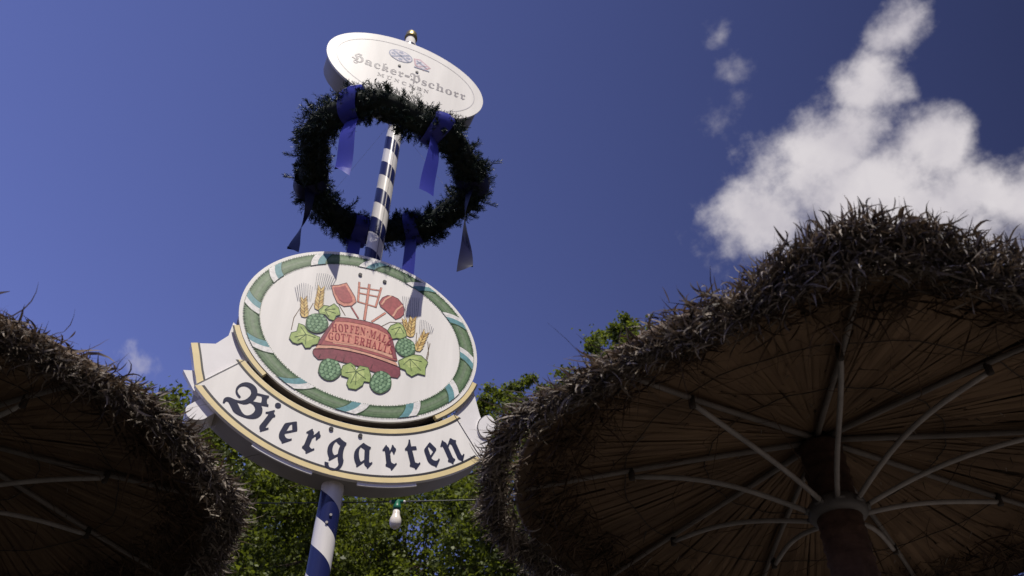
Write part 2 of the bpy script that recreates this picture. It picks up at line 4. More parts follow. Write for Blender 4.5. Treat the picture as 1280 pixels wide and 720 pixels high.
ART = [["l",1,"brown",[-361,-13,-399,42,-420,-39,-418,-132],5],["l",1,"brown",[-291,71,-330,111,-352,6],5],["l",1,"brown",[-180,156,-127,82],5],["l",1,"brown",[329,104,331,-24],5],["l",1,"brown",[405,58,418,-38,404,-160],5],["l",1,"brown",[91,64,152,129,231,150],5],["l",1,"brown",[421,49,404,-98],5],["l",1,"dark_red",[-102,163,-45,87],13],["l",2,"red_mid",[-102,163,-45,87],9],["p",2,"red_light",[-247,288,-204,308,-158,345,-126,300,-91,251,-77,211,-99,173,-146,149,-190,163,-224,223]],["l",3,"dark_red",[-247,288,-204,308,-158,345,-126,300,-91,251,-77,211,-99,173,-146,149,-190,163,-224,223,-247,288],5],["p",4,"red_mid",[-233,276,-193,295,-163,320,-135,279,-108,238,-100,208,-118,188,-150,176,-181,189,-213,233]],["l",1,"dark_red",[-80,384,-66,215],16],["l",1,"dark_red",[64,391,47,210],16],["l",1,"dark_red",[-15,390,-8,89],20],["l",1,"dark_red",[-80,337,63,362],13],["l",1,"dark_red",[-76,291,57,306],13],["l",1,"dark_red",[-67,219,51,217],13],["l",2,"red_light",[-80,381,-66,218],11],["l",2,"red_light",[65,388,46,213],11],["l",2,"red_light",[-15,387,-8,89],14],["l",2,"red_light",[-80,337,63,362],8],["l",2,"red_light",[-76,291,57,306],8],["l",2,"red_light",[-67,219,51,217],8],["l",1,"dark_red",[115,193,38,90],16],["l",2,"red_light",[115,193,38,90],11],["p",2,"red_mid",[64,260,81,308,111,339,145,345,181,336,218,298,233,263,230,218,212,187,184,161,144,187,104,215,78,230]],["l",3,"dark_red",[64,260,81,308,111,339,145,345,181,336,218,298,233,263,230,218,212,187,184,161,144,187,104,215,78,230,64,260],5],["l",4,"orange",[82,247,100,299,135,342],12],["l",4,"orange",[164,179,184,245,216,292],13],["p",3,"red_mid",[-260,-201,-225,-81,-189,23,-168,53,-113,68,-7,81,86,81,132,62,155,46,177,9,211,-95,229,-155,131,-161,25,-161,-71,-165,-165,-178]],["l",4,"dark_red",[-260,-201,-225,-81,-189,23,-168,53,-113,68,-7,81,86,81,132,62,155,46,177,9,211,-95,229,-155,131,-161,25,-161,-71,-165,-165,-178,-260,-201],5],["p",5,"red_light",[-182,13,-100,36,-2,47,75,43,144,25,167,-23,191,-120,87,-112,-26,-119,-113,-134,-199,-148,-218,-147,-203,-78]],["p",4,"orange",[-169,-152,-24,-131,128,-136,198,-145,161,-25,36,-10,-99,-28,-170,-53]],["p",4,"purple_red",[-269,-231,-247,-212,-163,-189,-70,-177,27,-173,118,-180,195,-189,248,-200,257,-248,243,-279,198,-284,100,-279,-5,-267,-115,-267,-186,-276,-233,-292,-262,-270,-271,-250]],["l",5,"dark_red",[-269,-231,-247,-212,-163,-189,-70,-177,27,-173,118,-180,195,-189,248,-200,257,-248,243,-279,198,-284,100,-279,-5,-267,-115,-267,-186,-276,-233,-292,-262,-270,-271,-250,-269,-231],5],["p",6,"orange",[-266,-226,-247,-190,-167,-167,-73,-154,39,-154,130,-156,219,-166,237,-190,195,-189,118,-180,27,-173,-70,-177,-163,-189,-243,-213]],["l",7,"dark_red",[-250,-193,-167,-168,-73,-155,40,-155,131,-158,219,-167],4],["l",7,"dark_red",[-266,-226,-163,-189,-70,-177,27,-173,118,-180,195,-189,242,-197],4],["l",7,"red_mid",[-188,16,-101,41,-3,53,75,47,143,31],5],["l",7,"dark_red",[-226,-253,-230,-280],5],["l",7,"dark_red",[-87,-235,-91,-262],5],["l",7,"dark_red",[83,-230,77,-257],5],["l",7,"dark_red",[-134,-237,-139,-264],5],["p",5.6,"purple_red",[-224,-86,-189,18,-179,12,-210,-90,-234,-180,-257,-195]],["p",5.6,"purple_red",[155,41,177,7,222,-143,201,-141,165,-24]],["p",7,"hop_dark",[-217,-23,-220,-46,-229,-68,-239,-86,-254,-100,-273,-109,-292,-111,-310,-107,-329,-98,-341,-82,-345,-62,-347,-41,-347,-20,-338,1,-322,18,-305,30,-286,36,-266,36,-249,28,-236,15,-224,-3]],["l",8,"leaf_line",[-217,-23,-220,-46,-229,-68,-239,-86,-254,-100,-273,-109,-292,-111,-310,-107,-329,-98,-341,-82,-345,-62,-347,-41,-347,-20,-338,1,-322,18,-305,30,-286,36,-266,36,-249,28,-236,15,-224,-3,-217,-23],5],["p",9,"hop_light",[-327,18,-316,25,-304,24,-307,9,-313,1,-321,6]],["p",9,"hop_mid",[-302,24,-291,31,-279,29,-282,15,-288,7,-296,12]],["p",9,"hop_light",[-277,30,-266,37,-254,35,-257,20,-263,12,-271,17]],["p",9,"hop_mid",[-340,-7,-328,0,-316,-2,-319,-16,-326,-24,-334,-19]],["p",9,"hop_light",[-313,-1,-302,6,-289,4,-293,-10,-300,-18,-307,-13]],["p",9,"hop_mid",[-287,5,-276,12,-263,10,-267,-4,-273,-12,-281,-7]],["p",9,"hop_light",[-261,11,-249,18,-236,16,-240,2,-247,-7,-255,-2]],["p",9,"hop_light",[-344,-30,-334,-23,-322,-25,-325,-40,-331,-47,-338,-42]],["p",9,"hop_mid",[-321,-25,-310,-18,-299,-20,-302,-34,-308,-42,-315,-37]],["p",9,"hop_light",[-297,-20,-287,-13,-275,-15,-279,-29,-285,-37,-292,-32]],["p",9,"hop_mid",[-274,-15,-263,-8,-252,-10,-255,-24,-261,-32,-268,-27]],["p",9,"hop_light",[-250,-9,-239,-3,-228,-5,-231,-19,-237,-27,-244,-22]],["p",9,"hop_mid",[-342,-52,-332,-45,-321,-47,-324,-61,-330,-69,-337,-64]],["p",9,"hop_light",[-319,-47,-308,-40,-297,-42,-300,-56,-306,-64,-313,-59]],["p",9,"hop_mid",[-295,-42,-285,-35,-273,-37,-277,-51,-283,-59,-290,-54]],["p",9,"hop_light",[-272,-37,-261,-30,-250,-32,-253,-46,-259,-54,-266,-49]],["p",9,"hop_mid",[-248,-31,-237,-25,-226,-27,-229,-41,-235,-49,-242,-44]],["p",9,"hop_light",[-335,-73,-323,-66,-310,-67,-314,-81,-321,-89,-329,-84]],["p",9,"hop_mid",[-308,-67,-296,-60,-283,-61,-287,-75,-294,-83,-302,-79]],["p",9,"hop_light",[-281,-61,-269,-54,-256,-55,-260,-70,-267,-78,-275,-73]],["p",9,"hop_mid",[-254,-55,-242,-48,-229,-50,-233,-64,-240,-72,-248,-67]],["p",9,"hop_mid",[-320,-91,-308,-84,-295,-86,-299,-100,-306,-108,-314,-103]],["p",9,"hop_light",[-293,-85,-281,-78,-268,-80,-272,-94,-279,-102,-287,-97]],["p",9,"hop_mid",[-266,-80,-253,-72,-240,-74,-244,-88,-251,-96,-259,-91]],["p",7,"hop_dark",[-90,-349,-98,-371,-110,-390,-123,-406,-139,-416,-158,-420,-176,-417,-193,-408,-209,-393,-218,-374,-218,-352,-217,-330,-213,-308,-201,-289,-183,-276,-164,-269,-145,-268,-126,-274,-112,-287,-102,-304,-94,-326]],["l",8,"leaf_line",[-90,-349,-98,-371,-110,-390,-123,-406,-139,-416,-158,-420,-176,-417,-193,-408,-209,-393,-218,-374,-218,-352,-217,-330,-213,-308,-201,-289,-183,-276,-164,-269,-145,-268,-126,-274,-112,-287,-102,-304,-94,-326,-90,-349],5],["p",9,"hop_light",[-187,-275,-175,-271,-164,-276,-170,-290,-177,-296,-184,-289]],["p",9,"hop_mid",[-162,-276,-151,-272,-140,-277,-145,-291,-153,-298,-159,-290]],["p",9,"hop_light",[-138,-277,-126,-273,-115,-279,-121,-292,-128,-299,-134,-292]],["p",9,"hop_mid",[-203,-297,-191,-293,-180,-298,-186,-312,-193,-319,-200,-311]],["p",9,"hop_light",[-178,-299,-166,-295,-154,-300,-160,-314,-168,-320,-174,-313]],["p",9,"hop_mid",[-152,-300,-140,-296,-128,-301,-134,-315,-142,-322,-148,-314]],["p",9,"hop_light",[-126,-302,-114,-298,-102,-303,-108,-317,-116,-323,-123,-316]],["p",9,"hop_light",[-212,-320,-201,-316,-190,-321,-196,-335,-203,-341,-208,-334]],["p",9,"hop_mid",[-189,-321,-178,-317,-167,-322,-173,-336,-180,-342,-185,-335]],["p",9,"hop_light",[-166,-322,-155,-318,-144,-324,-150,-337,-157,-344,-162,-337]],["p",9,"hop_mid",[-142,-324,-131,-320,-121,-325,-127,-339,-134,-345,-139,-338]],["p",9,"hop_light",[-119,-325,-108,-321,-98,-326,-104,-340,-111,-347,-116,-339]],["p",9,"hop_mid",[-214,-343,-203,-339,-193,-344,-198,-357,-205,-364,-211,-357]],["p",9,"hop_light",[-191,-344,-180,-340,-169,-345,-175,-359,-182,-365,-188,-358]],["p",9,"hop_mid",[-168,-345,-156,-342,-146,-347,-152,-360,-159,-367,-164,-359]],["p",9,"hop_light",[-144,-347,-133,-343,-123,-348,-128,-362,-135,-368,-141,-361]],["p",9,"hop_mid",[-121,-348,-110,-344,-100,-350,-105,-363,-112,-369,-118,-362]],["p",9,"hop_light",[-210,-366,-198,-362,-186,-367,-192,-381,-200,-387,-207,-380]],["p",9,"hop_mid",[-184,-367,-172,-364,-160,-369,-166,-382,-174,-389,-180,-381]],["p",9,"hop_light",[-158,-369,-145,-365,-133,-370,-139,-384,-147,-390,-154,-383]],["p",9,"hop_mid",[-131,-371,-119,-367,-107,-372,-113,-385,-121,-392,-128,-385]],["p",9,"hop_mid",[-200,-389,-187,-385,-175,-391,-181,-404,-189,-410,-196,-403]],["p",9,"hop_light",[-173,-391,-160,-387,-148,-392,-154,-406,-162,-412,-169,-405]],["p",9,"hop_mid",[-146,-392,-133,-389,-121,-394,-128,-407,-136,-414,-142,-406]],["p",7,"hop_dark",[207,-362,196,-383,180,-401,164,-415,147,-422,128,-421,112,-414,99,-401,87,-382,83,-359,88,-336,94,-313,103,-291,118,-274,138,-264,157,-260,175,-264,191,-275,201,-292,206,-312,210,-337]],["l",8,"leaf_line",[207,-362,196,-383,180,-401,164,-415,147,-422,128,-421,112,-414,99,-401,87,-382,83,-359,88,-336,94,-313,103,-291,118,-274,138,-264,157,-260,175,-264,191,-275,201,-292,206,-312,210,-337,207,-362],5],["p",9,"hop_light",[134,-262,146,-260,155,-268,147,-281,138,-287,134,-277]],["p",9,"hop_mid",[157,-269,169,-267,178,-275,169,-289,161,-294,157,-285]],["p",9,"hop_light",[180,-276,191,-275,200,-283,192,-296,183,-301,179,-292]],["p",9,"hop_mid",[114,-281,126,-280,136,-288,127,-301,119,-307,114,-297]],["p",9,"hop_light",[138,-289,150,-288,159,-296,151,-309,142,-314,138,-305]],["p",9,"hop_mid",[161,-297,174,-295,183,-304,174,-316,166,-322,161,-312]],["p",9,"hop_light",[185,-304,197,-303,207,-311,198,-324,189,-329,185,-320]],["p",9,"hop_light",[101,-304,112,-302,121,-310,113,-323,105,-328,101,-319]],["p",9,"hop_mid",[122,-310,133,-309,142,-317,134,-330,126,-335,122,-326]],["p",9,"hop_light",[144,-317,155,-315,163,-323,155,-336,147,-342,143,-333]],["p",9,"hop_mid",[165,-324,176,-322,184,-330,176,-343,168,-348,164,-339]],["p",9,"hop_light",[186,-331,197,-329,205,-337,197,-350,189,-355,185,-346]],["p",9,"hop_mid",[94,-327,105,-326,114,-333,106,-346,98,-352,94,-343]],["p",9,"hop_light",[115,-334,126,-332,135,-340,127,-353,119,-358,115,-349]],["p",9,"hop_mid",[136,-341,148,-339,156,-347,148,-360,140,-365,136,-356]],["p",9,"hop_light",[158,-348,169,-346,177,-354,169,-367,161,-372,157,-363]],["p",9,"hop_mid",[179,-354,190,-353,199,-361,190,-374,182,-379,179,-370]],["p",9,"hop_light",[92,-352,104,-351,114,-359,106,-372,97,-377,92,-368]],["p",9,"hop_mid",[116,-360,129,-359,138,-367,130,-380,121,-385,116,-376]],["p",9,"hop_light",[140,-368,153,-367,163,-375,154,-388,145,-392,141,-383]],["p",9,"hop_mid",[165,-376,177,-374,187,-383,178,-395,169,-400,165,-391]],["p",9,"hop_mid",[97,-379,109,-378,119,-387,111,-399,102,-404,97,-395]],["p",9,"hop_light",[121,-387,134,-386,144,-395,135,-407,126,-412,122,-403]],["p",9,"hop_mid",[146,-395,158,-394,168,-402,160,-415,151,-420,146,-411]],["p",7,"hop_dark",[328,-58,318,-76,302,-92,287,-103,271,-109,251,-107,235,-101,221,-88,209,-71,204,-51,208,-31,214,-10,222,9,236,22,256,30,275,33,292,29,309,19,320,4,326,-15,330,-36]],["l",8,"leaf_line",[328,-58,318,-76,302,-92,287,-103,271,-109,251,-107,235,-101,221,-88,209,-71,204,-51,208,-31,214,-10,222,9,236,22,256,30,275,33,292,29,309,19,320,4,326,-15,330,-36,328,-58],5],["p",9,"hop_light",[252,33,264,34,273,26,265,15,257,11,253,19]],["p",9,"hop_mid",[275,26,287,26,296,19,288,8,280,3,275,12]],["p",9,"hop_light",[298,18,309,19,319,12,311,1,302,-4,298,4]],["p",9,"hop_mid",[232,16,244,17,254,9,246,-2,238,-6,233,2]],["p",9,"hop_light",[256,9,268,9,278,2,270,-9,262,-13,257,-5]],["p",9,"hop_mid",[280,1,292,2,302,-6,294,-17,285,-21,281,-13]],["p",9,"hop_light",[304,-6,316,-6,326,-13,318,-24,309,-29,305,-20]],["p",9,"hop_light",[220,-3,231,-2,240,-9,232,-20,225,-24,221,-16]],["p",9,"hop_mid",[242,-9,253,-8,261,-16,254,-27,246,-31,242,-23]],["p",9,"hop_light",[263,-16,274,-15,283,-22,275,-34,267,-38,263,-30]],["p",9,"hop_mid",[284,-23,296,-22,304,-29,296,-40,289,-45,285,-37]],["p",9,"hop_light",[306,-30,317,-29,326,-36,318,-47,310,-51,306,-43]],["p",9,"hop_mid",[214,-23,225,-22,234,-29,226,-40,218,-45,214,-37]],["p",9,"hop_light",[235,-30,247,-29,255,-36,248,-47,240,-52,236,-44]],["p",9,"hop_mid",[257,-37,268,-36,277,-43,269,-54,261,-58,257,-50]],["p",9,"hop_light",[278,-44,290,-43,298,-50,291,-61,283,-65,279,-57]],["p",9,"hop_mid",[300,-50,311,-49,320,-57,312,-68,304,-72,300,-64]],["p",9,"hop_light",[213,-45,225,-45,235,-52,227,-63,219,-67,214,-59]],["p",9,"hop_mid",[237,-53,250,-52,260,-60,252,-71,243,-75,238,-67]],["p",9,"hop_light",[262,-61,274,-60,284,-68,276,-79,267,-83,263,-74]],["p",9,"hop_mid",[286,-68,299,-68,309,-76,301,-86,292,-90,287,-82]],["p",9,"hop_mid",[218,-69,231,-69,241,-76,233,-87,224,-91,219,-83]],["p",9,"hop_light",[243,-77,256,-77,266,-84,258,-95,249,-99,244,-91]],["p",9,"hop_mid",[268,-85,281,-85,291,-92,283,-103,274,-107,269,-99]],["p",7,"leaf",[-418,-197,-414,-155,-386,-136,-386,-74,-353,-78,-322,-119,-289,-128,-248,-134,-254,-186,-283,-206,-291,-227,-317,-238,-342,-206,-366,-224,-394,-222]],["l",8,"leaf_line",[-418,-197,-414,-155,-386,-136,-386,-74,-353,-78,-322,-119,-289,-128,-248,-134,-254,-186,-283,-206,-291,-227,-317,-238,-342,-206,-366,-224,-394,-222,-418,-197],5],["p",8,"leaf_light",[-379,-172,-376,-149,-361,-138,-361,-104,-343,-107,-326,-129,-308,-134,-285,-137,-288,-166,-304,-177,-309,-189,-323,-195,-337,-177,-350,-187,-365,-186]],["l",9,"leaf_line",[-330,-142,-390,-181],4],["l",9,"leaf_line",[-330,-142,-371,-95],4],["l",9,"leaf_line",[-330,-142,-273,-145],4],["l",9,"leaf_line",[-330,-142,-321,-210],4],["l",9,"leaf_line",[-330,-142,-369,-201],4],["p",7,"leaf",[-290,66,-265,113,-229,118,-208,148,-176,125,-158,76,-182,57,-188,18,-217,18,-246,45,-282,40]],["l",8,"leaf_line",[-290,66,-265,113,-229,118,-208,148,-176,125,-158,76,-182,57,-188,18,-217,18,-246,45,-282,40,-290,66],5],["p",8,"leaf_light",[-274,72,-261,98,-241,100,-230,117,-212,104,-202,78,-215,67,-218,45,-234,45,-250,60,-270,58]],["l",9,"leaf_line",[-255,79,-195,109],4],["l",9,"leaf_line",[-255,79,-187,76],4],["l",9,"leaf_line",[-255,79,-223,34],4],["l",9,"leaf_line",[-255,79,-223,128],4],["p",7,"leaf",[-92,-331,-87,-294,-47,-258,-19,-272,-6,-302,9,-263,61,-260,84,-311,83,-360,49,-365,45,-394,11,-435,-31,-439,-48,-409,-42,-368,-84,-364]],["l",8,"leaf_line",[-92,-331,-87,-294,-47,-258,-19,-272,-6,-302,9,-263,61,-260,84,-311,83,-360,49,-365,45,-394,11,-435,-31,-439,-48,-409,-42,-368,-84,-364,-92,-331],5],["p",8,"leaf_light",[-53,-323,-50,-302,-28,-283,-12,-290,-5,-307,3,-285,31,-284,44,-312,43,-339,25,-341,23,-357,4,-380,-19,-383,-28,-366,-25,-343,-49,-341]],["l",9,"leaf_line",[-5,-312,-65,-338],4],["l",9,"leaf_line",[-5,-312,-38,-276],4],["l",9,"leaf_line",[-5,-312,42,-277],4],["l",9,"leaf_line",[-5,-312,59,-346],4],["l",9,"leaf_line",[-5,-312,4,-402],4],["l",9,"leaf_line",[-5,-312,-26,-402],4],["p",7,"leaf",[143,54,158,99,203,140,233,129,254,93,266,51,235,17,205,15,178,-2,163,32]],["l",8,"leaf_line",[143,54,158,99,203,140,233,129,254,93,266,51,235,17,205,15,178,-2,163,32,143,54],5],["p",8,"leaf_light",[177,79,185,104,209,126,226,120,238,100,244,77,227,58,210,57,196,47,187,66]],["l",9,"leaf_line",[218,109,166,69],4],["l",9,"leaf_line",[218,109,191,33],4],["l",9,"leaf_line",[218,109,248,65],4],["p",7,"leaf",[234,-153,282,-107,322,-76,373,-69,418,-104,406,-152,409,-208,363,-209,327,-242,294,-228,284,-207,250,-202]],["l",8,"leaf_line",[234,-153,282,-107,322,-76,373,-69,418,-104,406,-152,409,-208,363,-209,327,-242,294,-228,284,-207,250,-202,234,-153],5],["p",8,"leaf_light",[265,-137,292,-112,314,-95,342,-91,366,-110,360,-136,362,-167,336,-168,316,-186,298,-179,293,-167,274,-164]],["l",9,"leaf_line",[303,-117,380,-113],4],["l",9,"leaf_line",[303,-117,379,-180],4],["l",9,"leaf_line",[303,-117,320,-203],4],["l",9,"leaf_line",[303,-117,267,-175],4],["l",5,"brown",[-360,-18,-390,119],15.680000000000001],["p",6,"straw",[-360,-18,-379,-17,-396,16,-368,2]],["l",7,"brown",[-379,-17,-396,16,-368,2],2.2],["p",6,"straw",[-360,-18,-344,-2,-344,39,-362,5]],["l",7,"brown",[-344,-2,-344,39,-362,5],2.2],["p",6,"straw_dark",[-365,5,-384,5,-400,39,-373,25]],["l",7,"brown",[-384,5,-400,39,-373,25],2.2],["p",6,"straw",[-365,5,-350,20,-351,61,-367,28]],["l",7,"brown",[-350,20,-351,61,-367,28],2.2],["p",6,"straw",[-370,27,-388,28,-403,63,-378,48]],["l",7,"brown",[-388,28,-403,63,-378,48],2.2],["p",6,"straw_dark",[-370,27,-356,42,-357,83,-372,50]],["l",7,"brown",[-356,42,-357,83,-372,50],2.2],["p",6,"straw",[-375,50,-392,52,-407,86,-383,70]],["l",7,"brown",[-392,52,-407,86,-383,70],2.2],["p",6,"straw",[-375,50,-362,65,-363,106,-377,73]],["l",7,"brown",[-362,65,-363,106,-377,73],2.2],["p",6,"straw_dark",[-380,73,-396,75,-411,110,-388,93]],["l",7,"brown",[-396,75,-411,110,-388,93],2.2],["p",6,"straw",[-380,73,-368,87,-370,128,-382,96]],["l",7,"brown",[-368,87,-370,128,-382,96],2.2],["p",6,"straw",[-385,96,-401,98,-415,134,-394,117]],["l",7,"brown",[-401,98,-415,134,-394,117],2.2],["p",6,"straw_dark",[-385,96,-374,110,-376,151,-387,120]],["l",7,"brown",[-374,110,-376,151,-387,120],2.2],["l",5,"brown",[-294,65,-304,241],16.8],["p",6,"straw",[-294,65,-314,70,-326,109,-299,88]],["l",7,"brown",[-314,70,-326,109,-299,88],2.2],["p",6,"straw",[-294,65,-274,77,-267,120,-291,89]],["l",7,"brown",[-274,77,-267,120,-291,89],2.2],["p",6,"straw_dark",[-295,90,-315,95,-326,134,-300,112]],["l",7,"brown",[-315,95,-326,134,-300,112],2.2],["p",6,"straw",[-295,90,-277,102,-270,144,-293,114]],["l",7,"brown",[-277,102,-270,144,-293,114],2.2],["p",6,"straw",[-297,114,-316,120,-327,159,-302,137]],["l",7,"brown",[-316,120,-327,159,-302,137],2.2],["p",6,"straw_dark",[-297,114,-279,126,-273,169,-294,139]],["l",7,"brown",[-279,126,-273,169,-294,139],2.2],["p",6,"straw",[-298,139,-316,145,-327,185,-303,162]],["l",7,"brown",[-316,145,-327,185,-303,162],2.2],["p",6,"straw",[-298,139,-281,151,-276,194,-296,164]],["l",7,"brown",[-281,151,-276,194,-296,164],2.2],["p",6,"straw_dark",[-300,164,-317,170,-327,211,-305,188]],["l",7,"brown",[-317,170,-327,211,-305,188],2.2],["p",6,"straw",[-300,164,-283,176,-278,220,-297,189]],["l",7,"brown",[-283,176,-278,220,-297,189],2.2],["p",6,"straw",[-301,190,-318,196,-327,236,-307,213]],["l",7,"brown",[-318,196,-327,236,-307,213],2.2],["p",6,"straw_dark",[-301,190,-286,201,-281,245,-299,214]],["l",7,"brown",[-286,201,-281,245,-299,214],2.2],["p",6,"straw",[-303,215,-319,221,-327,262,-308,239]],["l",7,"brown",[-319,221,-327,262,-308,239],2.2],["p",6,"straw",[-303,215,-288,227,-284,270,-300,240]],["l",7,"brown",[-288,227,-284,270,-300,240],2.2],["l",5,"brown",[287,53,291,206],12.32],["p",6,"straw",[287,53,266,59,257,99,283,76]],["l",7,"brown",[266,59,257,99,283,76],2.2],["p",6,"straw",[287,53,308,65,319,108,291,78]],["l",7,"brown",[308,65,319,108,291,78],2.2],["p",6,"straw_dark",[287,78,268,84,259,124,284,102]],["l",7,"brown",[268,84,259,124,284,102],2.2],["p",6,"straw",[287,78,308,90,318,133,292,103]],["l",7,"brown",[308,90,318,133,292,103],2.2],["p",6,"straw",[288,103,269,109,262,150,285,127]],["l",7,"brown",[269,109,262,150,285,127],2.2],["p",6,"straw_dark",[288,103,307,115,317,159,293,128]],["l",7,"brown",[307,115,317,159,293,128],2.2],["p",6,"straw",[289,129,271,135,264,176,285,152]],["l",7,"brown",[271,135,264,176,285,152],2.2],["p",6,"straw",[289,129,307,140,316,184,293,154]],["l",7,"brown",[307,140,316,184,293,154],2.2],["p",6,"straw_dark",[289,154,273,161,266,202,286,178]],["l",7,"brown",[273,161,266,202,286,178],2.2],["p",6,"straw",[289,154,307,166,315,210,294,179]],["l",7,"brown",[307,166,315,210,294,179],2.2],["p",6,"straw",[290,180,274,186,269,228,287,204]],["l",7,"brown",[274,186,269,228,287,204],2.2],["p",6,"straw_dark",[290,180,307,191,315,235,295,205]],["l",7,"brown",[307,191,315,235,295,205],2.2],["l",5,"brown",[340,-42,384,116],11.760000000000002],["p",6,"straw",[340,-42,324,-28,327,17,343,-17]],["l",7,"brown",[324,-28,327,17,343,-17],2.2],["p",6,"straw",[340,-42,361,-38,382,2,350,-19]],["l",7,"brown",[361,-38,382,2,350,-19],2.2],["p",6,"straw_dark",[347,-17,332,-3,335,43,350,9]],["l",7,"brown",[332,-3,335,43,350,9],2.2],["p",6,"straw",[347,-17,367,-12,388,29,357,7]],["l",7,"brown",[367,-12,388,29,357,7],2.2],["p",6,"straw",[354,10,340,23,344,69,358,35]],["l",7,"brown",[340,23,344,69,358,35],2.2],["p",6,"straw_dark",[354,10,374,14,394,56,365,34]],["l",7,"brown",[374,14,394,56,365,34],2.2],["p",6,"straw",[361,36,348,49,353,95,365,62]],["l",7,"brown",[348,49,353,95,365,62],2.2],["p",6,"straw",[361,36,380,41,400,83,372,60]],["l",7,"brown",[380,41,400,83,372,60],2.2],["p",6,"straw_dark",[369,62,356,76,362,122,372,89]],["l",7,"brown",[356,76,362,122,372,89],2.2],["p",6,"straw",[369,62,387,68,406,110,380,87]],["l",7,"brown",[387,68,406,110,380,87],2.2],["p",6,"straw",[376,89,364,102,371,148,380,115]],["l",7,"brown",[364,102,371,148,380,115],2.2],["p",6,"straw_dark",[376,89,393,95,412,137,387,113]],["l",7,"brown",[393,95,412,137,387,113],2.2],["l",5,"brown",[262,95,240,176],7.840000000000001],["p",6,"straw",[262,95,247,94,232,124,254,113]],["l",7,"brown",[247,94,232,124,254,113],2.2],["p",6,"straw",[262,95,273,110,270,147,259,116]],["l",7,"brown",[273,110,270,147,259,116],2.2],["p",6,"straw_dark",[256,115,243,115,228,145,249,133]],["l",7,"brown",[243,115,228,145,249,133],2.2],["p",6,"straw",[256,115,266,129,263,166,254,136]],["l",7,"brown",[266,129,263,166,254,136],2.2],["p",6,"straw",[251,135,238,136,224,166,243,153]],["l",7,"brown",[238,136,224,166,243,153],2.2],["p",6,"straw_dark",[251,135,260,149,255,185,248,156]],["l",7,"brown",[260,149,255,185,248,156],2.2],["p",6,"straw",[245,155,233,156,220,187,238,173]],["l",7,"brown",[233,156,220,187,238,173],2.2],["p",6,"straw",[245,155,253,169,248,205,242,176]],["l",7,"brown",[253,169,248,205,242,176],2.2],["l",5,"grey_line",[-421,94,-458,195],2.6],["l",5,"grey_line",[-412,97,-448,212],2.6],["l",5,"grey_line",[-403,101,-437,227],2.6],["l",5,"grey_line",[-393,104,-426,239],2.6],["l",5,"grey_line",[-384,107,-413,246],2.6],["l",5,"grey_line",[-375,111,-400,248],2.6],["l",5,"grey_line",[-366,114,-386,247],2.6],["l",5,"grey_line",[-357,118,-371,241],2.6],["l",5,"grey_line",[-348,121,-357,234],2.6],["l",5,"grey_line",[-339,218,-347,352],2.6],["l",5,"grey_line",[-329,222,-334,358],2.6],["l",5,"grey_line",[-319,226,-321,363],2.6],["l",5,"grey_line",[-308,230,-308,368],2.6],["l",5,"grey_line",[-298,234,-295,370],2.6],["l",5,"grey_line",[-288,238,-282,371],2.6],["l",5,"grey_line",[-278,242,-268,370],2.6],["l",5,"grey_line",[-267,246,-254,367],2.6],["l",5,"grey_line",[-257,250,-240,363],2.6],["l",5,"grey_line",[-247,254,-225,358],2.6],["l",5,"grey_line",[239,187,208,369],2.6],["l",5,"grey_line",[249,191,222,372],2.6],["l",5,"grey_line",[259,194,235,374],2.6],["l",5,"grey_line",[269,198,249,377],2.6],["l",5,"grey_line",[279,202,262,380],2.6],["l",5,"grey_line",[290,205,276,383],2.6],["l",5,"grey_line",[300,209,289,386],2.6],["l",5,"grey_line",[310,213,303,388],2.6],["l",5,"grey_line",[321,216,317,391],2.6],["l",5,"grey_line",[346,103,340,214],2.6],["l",5,"grey_line",[356,106,351,217],2.6],["l",5,"grey_line",[366,109,362,219],2.6],["l",5,"grey_line",[375,113,373,219],2.6],["l",5,"grey_line",[385,116,385,215],2.6],["l",5,"grey_line",[395,120,397,209],2.6],["l",5,"grey_line",[404,123,409,200],2.6],["l",5,"grey_line",[414,126,421,188],2.6],["l",5,"grey_line",[424,130,433,176],2.6]]
VAT_ROWS = [["HOPFEN\u00b7MALZ",[[-0.19,-0.0673],[-0.0967,-0.0416],[0.008,-0.0313],[0.0852,-0.0366],[0.176,-0.054]],[0.0684,0.0708]],["GOTT ERHALT\u2019S",[[-0.2032,-0.1323],[-0.101,-0.1144],[-0.0268,-0.11],[0.0791,-0.1103],[0.1949,-0.1191]],[0.0611,0.0756]]]
CLOUD_BLOBS = [[-0.0161,-0.03,0.1197,0.0682,-0.5123,1.0],[-0.1172,-0.0142,0.062,0.052,-0.0464,1.0],[-0.0191,0.0276,0.0637,0.0446,0.2164,1.0],[0.0239,0.0646,0.0382,0.0288,0.1087,0.85],[0.0436,0.0786,0.043,0.033,0.5829,0.92],[0.0711,0.1045,0.0365,0.0291,0.7113,0.9],[0.0653,-0.0121,0.0557,0.0382,-0.8087,0.95],[0.1044,-0.0837,0.0788,0.0371,-0.5174,0.95],[0.0155,-0.0671,0.1307,0.0592,-0.4105,1.0],[0.1512,-0.1175,0.0611,0.0445,-0.414,0.9],[-0.0989,0.143,0.0259,0.0354,-0.2915,0.32],[-0.1072,0.112,0.0312,0.0231,-0.2785,0.22],[-0.0842,0.1939,0.0192,0.0173,-0.4865,0.24],[-1.0811,0.1542,0.0472,0.0456,-0.2121,0.24]]
CLOUD_C = [0.37346, 0.56835, 0.73315]
STRING_PTS = {'bulb': [-0.5997, 4.165, 3.3304], 'y': 4.165, 'left': (-4.2, 0), 'right': (3.6, 0), 'p': [(-1.3158, 3.3689), (-0.5997, 3.3904), (-0.199, 3.4068)]}
TIPS3 = [[0.3, 15.5, 12.57], [0.66, 15.5, 12.71], [0.04, 15.5, 12.34], [-0.46, 15.5, 12.29], [-0.7, 15.5, 12.03]]
